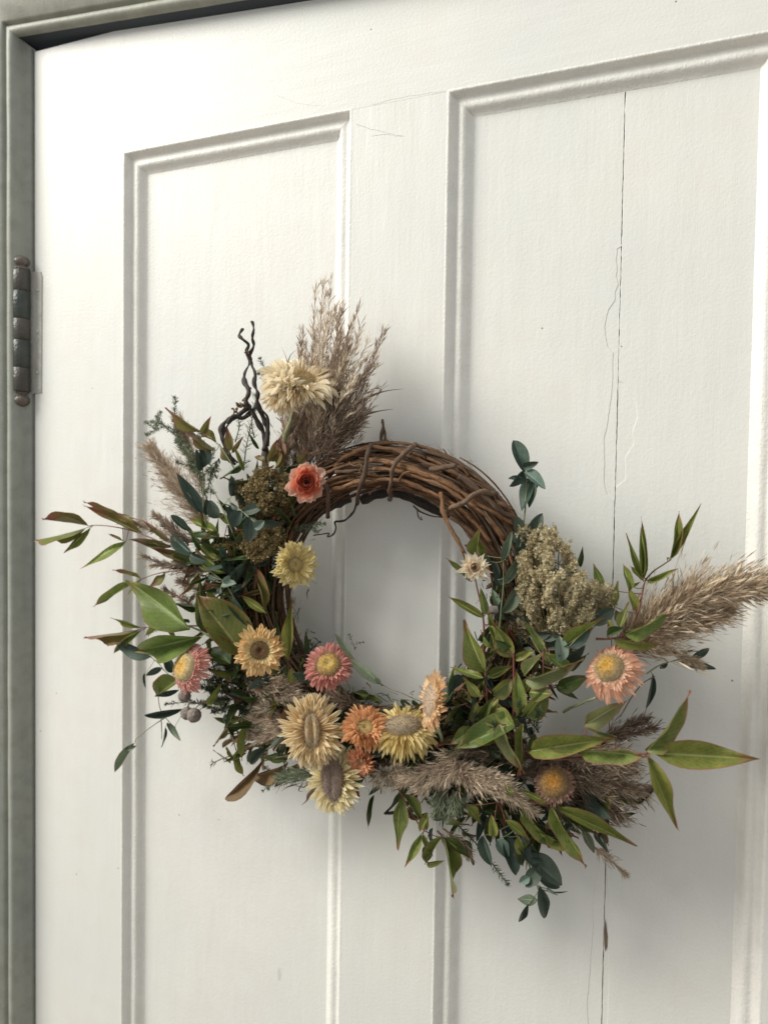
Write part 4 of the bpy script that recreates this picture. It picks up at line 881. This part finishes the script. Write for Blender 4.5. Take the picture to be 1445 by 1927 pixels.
needles(1, [[(470, 1000, .055), (420, 900, .05), (380, 830, .05)], [(400, 1090, .055), (390, 1000, .055), (340, 920, .05)], [(480, 900, .05), (450, 960, .055), (420, 1060, .055)]], M_HEATH, .0055, 2100, branch=5)
needles(1, [[(600, 960, .055), (612, 860, .05), (635, 740, .05), (662, 600, .045)]], M_HEATH, .0080, 800, ang=1.2)
needles(1, [[(655, 800, .05), (640, 720, .05), (660, 640, .045)], [(560, 820, .05), (580, 740, .05), (575, 700, .045)]], M_HEATH, .0060, 900, ang=1.1)
needles(1, [[(735, 500, .05), (712, 465, .05), (685, 412, .05)], [(740, 510, .05), (700, 495, .05), (682, 482, .05)]], M_HEATH, .0055, 1200)
needles(1, [[(860, 1240, .05), (930, 1232, .055), (995, 1222, .055)], [(840, 1260, .05), (900, 1245, .055), (960, 1260, .055)]], M_HEATH, .0045, 1800)
needles(2, [[(880, 900, .055), (980, 930, .06), (1100, 930, .06)], [(900, 860, .05), (1000, 890, .055), (1120, 960, .055)], [(860, 960, .05), (980, 970, .055), (1060, 980, .055)]], M_HEATH_D, .0060, 2600, 'dense dark needle sprig between the pink and gold flowers', branch=6)
needles(2, [[(860, 1080, .04), (960, 1060, .045), (1100, 1060, .05)], [(900, 1130, .04), (1000, 1100, .045), (1120, 1100, .05)], [(1080, 1000, .04), (980, 1020, .04), (900, 1010, .04)]], M_HEATH_D, .0060, 2600, branch=6)
needles(2, [[(1050, 1150, .045), (1100, 1120, .05), (1200, 1100, .05)], [(980, 1120, .04), (930, 1110, .035), (820, 1075, .035), (680, 1085, .03)]], M_HEATH_D, .0050, 1500, branch=2)
needles(2, [[(760, 690, .045), (680, 700, .04), (590, 730, .035)]], M_HEATH, .0030, 600, r=.0004)
needles(6, [[(250, 520, .06), (320, 590, .058), (380, 665, .055), (437, 742, .05)]], M_HEATH_D, .0052, 1500, 'single dark needle twig hanging below', ang=1.2)
needles(6, [[(310, 230, .08), (370, 200, .085), (440, 150, .085)], [(350, 260, .08), (420, 230, .085), (500, 200, .085)], [(380, 200, .08), (330, 160, .08)]], M_HEATH_D, .0070, 2000, branch=5)
needles(6, [[(560, 160, .08), (530, 120, .085), (500, 90, .085)], [(200, 250, .085), (240, 220, .09), (290, 190, .09)]], M_HEATH_D, .0070, 1600, branch=2)
needles(3, [[(290, 330, .045), (330, 270, .045), (380, 225, .045)], [(300, 320, .045), (335, 260, .045), (320, 220, .045)]], M_HEATH_D, .0045, 1100)
needles(3, [[(640, 280, .03), (620, 220, .03), (600, 175, .03)], [(640, 240, .03), (670, 228, .03), (690, 225, .03)]], M_HEATH, .0035, 700, r=.0003)
needles(2, [[(1200, 1260, .05), (1150, 1220, .055), (1100, 1130, .05)], [(1300, 1400, .05), (1260, 1440, .05), (1200, 1470, .045)]], M_HEATH, .0050, 1100, branch=3)

# ---------------- seed clusters
def cluster(z, outline, base, mat, n, d0, dome, label, fr=.0016, clump=60):
    """outline polygon in zone z; clumps of tiny flowers carried on branchlets from base"""
    mb = MB(); xs_ = [p[0] for p in outline]; ys_ = [p[1] for p in outline]
    def inside(x, y):
        c = False; m = len(outline)
        for i in range(m):
            x1, y1 = outline[i]; x2, y2 = outline[(i+1) % m]
            if (y1 > y) != (y2 > y) and x < (x2-x1)*(y-y1)/(y2-y1)+x1: c = not c
        return c
    cx = sum(xs_)/len(xs_); cy = sum(ys_)/len(ys_); rad = max(max(xs_)-min(xs_), max(ys_)-min(ys_))/2
    B = ZP(z, *base); cl = []
    for i in range(len(outline)):                      # clumps on the rim as well, for the broken outline
        x1, y1 = outline[i]; x2, y2 = outline[(i+1) % len(outline)]
        L = math.hypot(x2-x1, y2-y1)
        for k in range(max(1, int(L/26))):
            t = random.random(); g = random.uniform(-.03, .10); px_, py_ = x1+(x2-x1)*t, y1+(y2-y1)*t; cl.append((px_+(px_-cx)*g, py_+(py_-cy)*g, 0))
    while len(cl) < clump:
        x = random.uniform(min(xs_), max(xs_)); y = random.uniform(min(ys_), max(ys_))
        if inside(x, y): cl.append((x, y, 1))
    per = n//len(cl)
    for x, y, inn in cl:
        rr = math.hypot(x-cx, y-cy)/rad
        d = d0+dome*math.sqrt(max(0, 1-min(1, rr)**2))*random.uniform(.35, 1.05)
        C = ZP(z, x, y, d)
        mb.tube(smoothpts([B, B.lerp(C, .5)+Vector((0, -.004, 0)), C], 4), .0006, .0003, 4, .1)
        ct = random.uniform(-.2, .2); ax = (C-B).normalized(); el = random.uniform(.0026, .0052)
        for k in range(per):
            o = rv(); p = C+o*el*random.random()**.5*.75+ax*random.uniform(-1.2, 1)*el
            nrm = (o+Vector((0, -.6, 0))).normalized(); u = nrm.orthogonal().normalized(); v = nrm.cross(u); r = fr*random.uniform(.5, 1.1)
            a0 = random.random()*6; m = 5; tb = min(1, max(0, .55+ct+random.uniform(-.35, .4)))
            vs = [p-nrm*r*.3]; fs = []
            for j in range(m):
                a = a0+j*2*math.pi/m; b = a+.75
                vs += [p+(u*math.cos(a)+v*math.sin(a))*r+nrm*r*.55, p+(u*math.cos(b)+v*math.sin(b))*r*.7+nrm*r*.9]
                fs.append((0, 1+j*2, 2+j*2))
            mb.add(vs, fs, tb)
    o = mb.build('seed_cluster', mat, wreath, smooth=False); o['label'] = label
cluster(5, [(490, 255), (540, 262), (570, 310), (600, 250), (650, 240), (690, 280), (700, 340), (765, 370), (770, 420), (820, 470), (830, 540), (880, 560), (950, 570), (1000, 640), (975, 680), (890, 690), (860, 760), (820, 800), (780, 850), (720, 850), (640, 800), (540, 820), (470, 790), (450, 730), (490, 640), (500, 560), (500, 440), (520, 350)],
        (690, 1000, .05), M_YAR, 9500, .058, .032, 'large cream cluster of tiny dried flowers at right', clump=190)
cluster(1, [(620, 1000), (700, 975), (790, 985), (830, 1060), (835, 1120), (790, 1165), (700, 1160), (610, 1120), (575, 1050)], (640, 1300, .04), M_YARB, 3600, .055, .022, 'ochre cluster left of the coral flower', clump=80)
cluster(1, [(610, 1290), (660, 1265), (740, 1250), (790, 1265), (770, 1340), (700, 1380), (640, 1400), (600, 1350)], (640, 1500, .04), M_YARB, 2300, .06, .018, 'smaller ochre cluster above the lemon flower', clump=60)
cluster(9, [(480, 330), (540, 300), (600, 330), (620, 400), (540, 430), (470, 400)], (640, 500, .04), M_YARB, 500, .05, .012, 'brown tuft left of the crested cream flower', clump=16)
cluster(1, [(560, 1040), (600, 1060), (600, 1110), (570, 1090)], (640, 1300, .04), M_YARB, 300, .055, .01, 'tiny ochre tuft among the leaves', clump=12)

# ---------------- curled dark twigs and berries
tw = [[(595, 258), (580, 290), (600, 315), (625, 340), (616, 375), (632, 420), (608, 480), (605, 520), (628, 570), (612, 620), (640, 660), (670, 720), (700, 780), (710, 880), (705, 960)],
      [(640, 222), (652, 265), (644, 310), (650, 345), (630, 395), (640, 440), (660, 480), (652, 530), (672, 580), (670, 630), (695, 690), (715, 740), (718, 800), (700, 860)],
      [(690, 660), (720, 700), (722, 780), (722, 840)],
      [(630, 640), (570, 690), (510, 720), (490, 770), (505, 830), (520, 890), (560, 930)],
      [(560, 690), (520, 740), (500, 800), (530, 880), (570, 920)],
      [(660, 650), (600, 700), (550, 690), (520, 730)]]
for i, t in enumerate(tw):
    mb = MB(); ra = (.0022, .0021, .0016, .0026, .0016, .0018)[i]; pp = smoothpts([ZP(1, x, y, .05+.006*math.sin(k*.9+i)) for k, (x, y) in enumerate(t)], 5)
    mb.tube(pp, ra*(.45 if i < 2 else 1), ra*(1.25 if i < 2 else .8), 6, wob=.9)
    if i < 2: mb.tube([p+Vector((math.cos(k*.55)*.0011, math.sin(k*.55)*.0011, 0)) for k, p in enumerate(pp)], ra*.4, ra*.7, 5, wob=.8)
    link('curled_twig', mb.mesh('curled_twig'), wreath, M_WILLOW)
for x, y, s in ((575, 650, 30), (600, 605, 16), (560, 662, 22), (590, 640, 20), (620, 375, 16), (632, 560, 14)):
    c = ZP(1, x, y, .054)
    for k in range(5):
        a = rv(); B = c+a*.0005; put_leaf(wreath, 'brown', B, B+a*s/2.627*.00048, s/2.627*.00048*.55, name='withered_scale').data = leaf_variants('brown')[k]
def berry(z, x, y, r, d):
    c = ZP(z, x, y, d); rm = r/ZN[z][2]*mpp(c); bm = bmesh.new(); bmesh.ops.create_icosphere(bm, subdivisions=4, radius=1)
    for v in bm.verts: v.co *= rm*(1+.09*noise.noise(v.co*3+c*90)+.05*noise.noise(v.co*11))
    for v in bm.verts: v.co += c
    me = bpy.data.meshes.new('berry'); bm.to_mesh(me); bm.free(); me.polygons.foreach_set('use_smooth', [True]*len(me.polygons))
    o = link('seed_pod', me, wreath, M_BERRY)
    mb = MB()
    for _ in range(260):
        a = rv(); ribbon(mb, c+a*rm*.97, (a+rv()*.4).normalized(), rm*.16, .00014, random.random(), .1)
    link('fuzz', mb.mesh('fuzz'), o, M_PLUME)
for q in ((770, 1042, 32, .05), (782, 1130, 32, .05), (818, 1140, 36, .058)): berry(2, *q)
vine(2, [(900, 1080, .045), (850, 1080, .05), (820, 1110, .055)], .0007, .0006, M_STEM_B, name='twig'); vine(2, [(850, 1080, .045), (800, 1080, .05), (785, 1105, .05)], .0007, .0006, M_STEM_B, name='twig')
vine(4, [(1000, 1200, .07), (1020, 1192, .072), (1055, 1188, .07)], .0030, .0026, M_BERRY, name='bud')
vine(1, [(780, 980, .052), (795, 850, .058), (818, 740, .062), (840, 660, .064)], .0023, .0016, M_STEM_G, name='flower_stem')
vine(5, [(720, 1260, .07), (820, 1215, .08), (905, 1180, .088)], .0011, .0010, M_STEM_G, name='flower_stem')
vine(5, [(1040, 1290, .06), (1150, 1120, .05), (1240, 1060, .05)], .0005, .0004, M_STEM_B, name='twig')
vine(3, [(1215, 800, .075), (1245, 880, .078), (1262, 930, .075)], .0020, .0012, M_STEM_G, name='flower_stem')

# ---------------- strawflowers
def petal_mesh(kind, i):
    nu, nv = 2, 7; vs = []; uv = []; fs = []; rd = random.Random(i*13+len(kind))
    bend = rd.uniform(-.10, .22); tw_ = rd.uniform(-.35, .35); sd = rd.uniform(-.12, .12)
    for a in range(nv+1):
        v = a/nv
        w = {'narrow': (.40+.60*math.sin(math.pi*min(1, v*.74+.06))**.8)*(1-max(0, (v-.80)/.20)**2.2)+.03,
             'broad': math.sin(math.pi*min(1, v*.66+.12))**.8*(1-max(0, (v-.74)/.26)**2.2)+.03,
             'point': math.sin(math.pi*min(1, v*.9+.1))**.8*(1-max(0, (v-.4)/.6)**1.6)+.02}[kind]*.5
        for b in range(-nu, nu+1):
            s = b/nu; x = s*w; cup = {'narrow': .34, 'broad': .30, 'point': .28}[kind]
            z = cup*s*s*w*1.5+bend*v*v*.8+.04*math.sin(v*8+i)
            vs.append((x*math.cos(tw_*v)+sd*v*v*.5, v, z+x*math.sin(tw_*v))); uv.append(((s+1)/2, v))
    m = 2*nu+1
    for a in range(nv):
        for b in range(m-1): fs.append((a*m+b, a*m+b+1, (a+1)*m+b+1, (a+1)*m+b))
    return vs, fs, uv
PET = {k: [petal_mesh(k, i) for i in range(6)] for k in ('narrow', 'broad', 'point')}
def petal_mat(name, c0, c1, c2):
    def fn(t):
        uv = t.N('UVMap').outputs[0]; s = t.N('SeparateXYZ', {0: uv}); u, v = s.outputs[0], s.outputs[1]
        co = t.N('NewGeometry').outputs['Position']; n = t.noise(co, 220, 3, .6)
        st = t.noise(t.N('Mapping', {'Vector': uv, 'Scale': (9, .6, 1)}).outputs[0], 3, 2, .5)
        vv = t.math('ADD', v, t.math('MULTIPLY', t.math('SUBTRACT', n, .5), .35))
        c = t.ramp(vv, [(.08, c0), (.5, c1), (.95, c2)])
        tn = t.N('Attribute', attribute_name='tint').outputs['Fac']
        c = t.mix(t.math('MULTIPLY', tn, .30), c, tuple(x*.70 for x in c1))
        c = t.mix(t.math('MULTIPLY', t.ramp(st, [(.4, 0.0), (.7, 1.0)]), .22), c, tuple(x*.7 for x in c2))
        return c, st
    return papery(name, fn, rough=.38, trans=.40, bump=.0003)
def disc_mat(name, ctr, mid, rim):
    def fn(t):
        a = t.N('Attribute', attribute_name='tint').outputs['Fac']; co = t.N('NewGeometry').outputs['Position']; n = t.noise(co, 900, 2, .6)
        c = t.ramp(a, [(.0, ctr), (.5, mid), (1, rim)]); c = t.mix(t.math('MULTIPLY', t.ramp(n, [(.4, 0.0), (.7, 1.0)]), .4), c, tuple(x*.4 for x in mid)); return c, None
    return papery(name, fn, rough=.75, trans=.12)
def flower(label, x, y, d, Rpx, ax, layers, cols, disc, dcols, rise=.25, ell=(1, 0), groove=0, curl=0.0, kind='narrow', wfac=.17, fuzz=500, part='strawflower', bloom=0, discH=.4, single=None):
    """ax: (right, up, towards viewer). layers: (count, tilt from axis, length, jitter). disc radius as part of Rpx. ell=(squash, angle)"""
    C = P(x, y, d); tc = (CAM-C).normalized(); n = (right*ax[0]+up*ax[1]+tc*ax[2]).normalized()
    s = mpp(C); Rm = Rpx*s; rd = disc*Rm
    u = (right-n*right.dot(n)).normalized(); v = n.cross(u)
    if ell[1]: q = Matrix.Rotation(R(ell[1]), 3, n); u = q @ u; v = q @ v
    el = lambda a: (u*math.cos(a)*ell[0]+v*math.sin(a))
    pm = petal_mat(part+'_petal_colour', *cols); dm = disc_mat(part+'_disc_colour', *dcols)
    # disc: a dome (with a dimple or a groove) carrying short bristles
    db = MB(); NR, NS = 9, 28; vs = []; tt = []; fs = []
    def prof(t):
        h = math.sqrt(max(0, 1-t*t))**.8*discH
        h -= rise*max(0, 1-t/.45)**1.2 if rise else 0
        return h
    for i in range(NR+1):
        t = i/NR
        for j in range(NS):
            a = 2*math.pi*j/NS; e = el(a)
            hh = prof(t)*rd*(1+.06*noise.noise(Vector((i*.7, j*.7, x))))
            if groove: hh -= groove*rd*math.exp(-(e.dot(u)/(ell[0]*.30)*t)**2)*max(0, 1-t**3)
            vs.append(C+e*rd*t*(1+.03*math.sin(j*5.1+x))+n*hh); tt.append(t)
    for i in range(NR):
        for j in range(NS): fs.append((i*NS+j, i*NS+(j+1) % NS, (i+1)*NS+(j+1) % NS, (i+1)*NS+j))
    vs2 = [C+el(2*math.pi*j/NS)*rd-n*Rm*.12 for j in range(NS)]
    vs += vs2; tt += [1]*NS
    for j in range(NS): fs.append((NR*NS+j, NR*NS+(j+1) % NS, (NR+1)*NS+(j+1) % NS, (NR+1)*NS+j))
    db.add(vs, fs, tt)
    for i in range(fuzz):
        t = math.sqrt(random.random()); a = random.random()*2*math.pi; e = el(a); h = prof(t)*rd
        if groove: h -= groove*rd*math.exp(-(e.dot(u)/(ell[0]*.30)*t)**2)*max(0, 1-t**3)
        p = C+e*rd*t+n*(h-.0001); o = (n*(1.05-t*.85)+e*t*1.1+rv()*.25).normalized()
        ribbon(db, p, o, rd*random.uniform(.07, .20)*(1.0 if t > .4 else .8), .00028, min(1, t+random.uniform(-.15, .2)), .1)
    dc = link(part, db.mesh(part), wreath, dm); dc['label'] = label
    # petals
    inner = MB(); shared = []
    for li, (cnt, tilt, ln, jt) in enumerate(layers):
        if kind == 'narrow': cnt = int(cnt*2.0); jt *= 1.3
        outer = (li == len(layers)-1) if single is None else (li in single)
        for k in range(cnt):
            a = 2*math.pi*(k+random.uniform(-.3, .3)+.5*(li % 2))/cnt; e = el(a).normalized(); el_r = el(a).length
            tl = R(tilt+random.uniform(-jt, jt)); L = Rm*ln*random.uniform(.78, 1.10)-rd*el_r*.85*(1 if tilt < 125 else .6)
            L = max(L, Rm*.2)
            pdir = (n*math.cos(tl)+e*math.sin(tl)).normalized(); nn = (n*math.sin(tl)-e*math.cos(tl)).normalized(); xx = pdir.cross(nn)
            B = C+e*rd*el_r*.88-n*Rm*(.03+.018*li); w = Rm*wfac*random.uniform(.7, 1.2)*(.70 if kind == 'narrow' else 1)
            if bloom: w *= bloom[li]
            ps = PET[kind][random.randrange(6)]; cu = curl+random.gauss(0, .10); ps = ([(q[0]*(1-abs(cu)*.2*q[1]), q[1]*(1-abs(cu)*.16*q[1]), q[2]+cu*q[1]**2) for q in ps[0]], ps[1], ps[2])
            M = Matrix(((xx.x*w, pdir.x*L, nn.x*L*.6, B.x), (xx.y*w, pdir.y*L, nn.y*L*.6, B.y), (xx.z*w, pdir.z*L, nn.z*L*.6, B.z), (0, 0, 0, 1)))
            if outer:
                mb = MB(); mb.add([M @ Vector(q) for q in ps[0]], ps[1], random.random(), ps[2]); link('petal', mb.mesh('petal'), dc, pm)
            else:
                inner.add([M @ Vector(q) for q in ps[0]], ps[1], random.random(), ps[2])
    if inner.v:
        o = link('inner_petals', inner.mesh('inner_petals'), dc, pm); o['kind'] = 'stuff'
    return dc
CREAM = ((.95, .74, .44), (.97, .84, .60), (.97, .91, .76)); YEL = ((.84, .64, .24), (.92, .77, .38), (.93, .83, .50)); GOLD = ((.94, .79, .40), (.95, .83, .50), (.88, .56, .26))
PINK = ((.92, .72, .56), (.86, .52, .44), (.77, .39, .35)); PEACH = ((.96, .86, .68), (.95, .74, .56), (.88, .50, .37)); ORAN = ((.96, .79, .50), (.94, .66, .38), (.85, .46, .24)); CORAL = ((.58, .12, .06), (.78, .24, .14), (.88, .42, .29))
BLUSH = ((.80, .36, .24), (.90, .55, .42), (.92, .65, .52))
DB = ((.09, .045, .02), (.20, .11, .045), (.32, .22, .11)); DY = ((.55, .36, .06), (.62, .40, .10), (.46, .36, .20)); DT = ((.50, .36, .17), (.40, .31, .20), (.32, .25, .20)); DO = ((.68, .38, .06), (.66, .46, .16), (.50, .43, .28))
NAR = [(16, 62, .75, 8), (20, 72, .88, 7), (24, 82, .98, 7), (22, 92, 1.0, 6)]
# 1 coral
flower('outer blush petals round the coral flower beside the bare vine', 576, 909, .072, 41, (.05, .05, 1), [(13, 74, .98, 5), (15, 86, 1.02, 6)], BLUSH, .30, DB, rise=0, curl=.12, kind='broad', wfac=.44, fuzz=0, part='strawflower', bloom=(1, 1.05), single=(0, 1))
flower('coral pink double flower with a dark eye', 577, 908, .075, 37, (.05, .05, 1), [(6, 30, .62, 6), (8, 44, .82, 8), (10, 58, 1.0, 8), (12, 70, 1.12, 8)], CORAL, .16, ((.03, .012, .01), (.08, .03, .02), (.2, .07, .04)), rise=.5, curl=.75, kind='broad', wfac=.58, fuzz=60, part='flower_heart', single=(1, 2, 3))
# 2 cream at the top
flower('large cream flower at the top with a frayed tan centre', 562, 716, .072, 75, (.10, .84, .54), [(20, 60, .70, 8), (26, 74, .90, 8), (30, 86, 1.0, 8), (30, 98, 1.03, 7)], CREAM, .38, ((.30, .20, .09), (.46, .33, .16), (.55, .42, .22)), rise=0, wfac=.15, fuzz=1100, discH=.55)
flower('smaller cream flower fused to the lower left of the top one', 532, 738, .084, 50, (-.45, .05, .88), [(14, 36, .55, 10), (18, 62, .80, 10), (22, 84, 1.0, 8)], CREAM, .20, ((.72, .50, .20), (.80, .60, .30), (.82, .66, .38)), rise=0, wfac=.19, fuzz=160)
# 3 lemon
flower('lemon yellow flower inside the left edge of the hoop', 556, 1063, .074, 46, (.30, -.05, .95), [(18, 62, .78, 7), (22, 76, .95, 6), (22, 88, 1.02, 6)], ((.84, .66, .26), (.90, .77, .38), (.92, .83, .50)), .30, ((.50, .33, .08), (.50, .38, .16), (.42, .36, .20)), rise=.2, wfac=.24, fuzz=500)
# 4 gold
flower('golden flower with a brown eye, left of the pink one', 489, 1224, .084, 48, (.0, -.03, 1), [(14, 58, .74, 8), (20, 72, .92, 8), (20, 85, 1.03, 7)], GOLD, .36, DB, rise=.35, wfac=.27, fuzz=700)
# 5 pink side view, far left
flower('pink flower seen from its side, furthest left', 349, 1256, .088, 44, (-.72, .14, .68), [(20, 82, .66, 8), (26, 100, .84, 7), (30, 116, .98, 7), (30, 132, 1.02, 6)], PINK, .62, DO, rise=.18, wfac=.17, fuzz=700, discH=.5)
# 6 pink
flower('rose pink flower with raised yellow centre inside the hoop', 618, 1252, .086, 46, (-.18, .42, .88), [(24, 58, .88, 9), (30, 80, .96, 8), (34, 100, 1.02, 7), (34, 118, 1.06, 6)], PINK, .50, ((.58, .48, .18), (.58, .38, .10), (.34, .25, .14)), rise=.30, wfac=.13, fuzz=900, discH=.6)
# 7 folded cream
flower('big cream flower with a long folded tan crest', 587, 1374, .092, 66, (-.04, .0, 1), [(24, 55, .74, 8), (30, 70, .90, 8), (34, 82, 1.0, 7), (30, 92, 1.02, 6)], ((.96, .71, .38), (.97, .80, .50), (.97, .87, .66)), .50, ((.74, .54, .27), (.60, .46, .28), (.46, .37, .28)), rise=0, ell=(.46, 4), groove=.35, wfac=.15, fuzz=1100, discH=.55)
# 8 orange
flower('orange flower facing upward between the two yellow ones', 687, 1370, .098, 47, (.02, .60, .80), [(22, 34, .66, 9), (28, 52, .84, 9), (30, 70, .98, 8), (30, 88, 1.06, 7)], ORAN, .34, ((.42, .30, .10), (.44, .31, .12), (.5, .36, .16)), rise=.3, wfac=.15, fuzz=300)
# 9 small orange
flower('small orange flower tucked below the orange one', 680, 1432, .082, 30, (-.35, -.45, .8), [(18, 40, .7, 9), (24, 62, .92, 9), (26, 82, 1.06, 8)], ((.84, .52, .30), (.84, .50, .30), (.76, .38, .22)), .22, DT, rise=.1, wfac=.22, fuzz=200)
# 10 yellow hanging
flower('yellow flower hanging its petals below a furry tan crest', 757, 1368, .088, 62, (-.02, .76, .62), [(26, 84, .70, 9), (32, 100, .92, 8), (34, 112, 1.08, 8), (34, 124, 1.12, 7)], YEL, .56, ((.60, .49, .33), (.52, .42, .29), (.42, .34, .24)), rise=0, ell=(.58, 96), wfac=.13, fuzz=1600, discH=.5, groove=0)
# 11 side cream orange
flower('apricot cream flower on edge at the hoop lower right', 812, 1318, .088, 51, (-.96, .08, .22), [(22, 72, .95, 9), (28, 84, 1.02, 9), (30, 98, 1.06, 9), (26, 112, 1.0, 8)], ((.95, .84, .60), (.95, .79, .54), (.88, .56, .32)), .62, ((.55, .42, .3), (.52, .4, .3), (.55, .42, .30)), rise=.0, wfac=.17, fuzz=700, discH=.35)
# 12 pale lower
flower('pale green cream flower lowest of all, with a furry brown crest', 630, 1465, .084, 64, (-.55, .06, .82), [(24, 66, .80, 8), (30, 80, .95, 8), (32, 92, 1.02, 7)], ((.78, .64, .37), (.88, .78, .50), (.92, .86, .65)), .62, ((.48, .38, .31), (.40, .31, .26), (.35, .27, .23)), rise=0, ell=(.5, 6), groove=.3, wfac=.15, fuzz=2200, discH=.6)
# 13 white bud
flower('small whitish bud beneath the yellow flower', 722, 1457, .074, 24, (-.05, -.3, .9), [(7, 16, .6, 8), (9, 40, .9, 12), (10, 75, 1.15, 14)], ((.55, .48, .38), (.62, .57, .48), (.68, .64, .56)), .14, DT, rise=0, wfac=.34, fuzz=60, kind='point')
# 14 peach right
flower('peach flower with a yellow domed centre at the right', 1147, 1258, .092, 47, (-.48, .48, .74), [(22, 82, .80, 9), (28, 98, 1.0, 8), (32, 112, 1.12, 7), (32, 126, 1.18, 6)], PEACH, .58, ((.60, .34, .04), (.50, .31, .09), (.40, .33, .21)), rise=.22, wfac=.16, fuzz=1000, discH=.75)
# 15 faded
flower('faded dull pink flower with a brown dome, lower right', 1042, 1474, .086, 37, (-.25, .30, .9), [(26, 92, .95, 6), (30, 106, 1.06, 6), (32, 120, 1.12, 6)], ((.46, .30, .22), (.47, .30, .225), (.42, .25, .20)), .74, ((.50, .23, .03), (.36, .19, .05), (.25, .18, .10)), rise=.12, wfac=.16, fuzz=1300, discH=.6)
# 16 star
flower('small ivory star flower on the right inner edge of the hoop', 892, 1068, .092, 36, (.12, .02, 1), [(6, 16, .55, 8), (8, 40, .75, 8), (9, 66, .95, 8), (10, 84, 1.08, 6)], ((.84, .62, .44), (.93, .82, .64), (.94, .87, .72)), .14, DB, rise=0, wfac=.40, fuzz=30, curl=.25, kind='point', single=(2, 3))
print('leaves', NL, 'fill', FILL, 'objects', len(bpy.data.objects), 'polys', sum(len(m.polygons) for m in bpy.data.meshes))
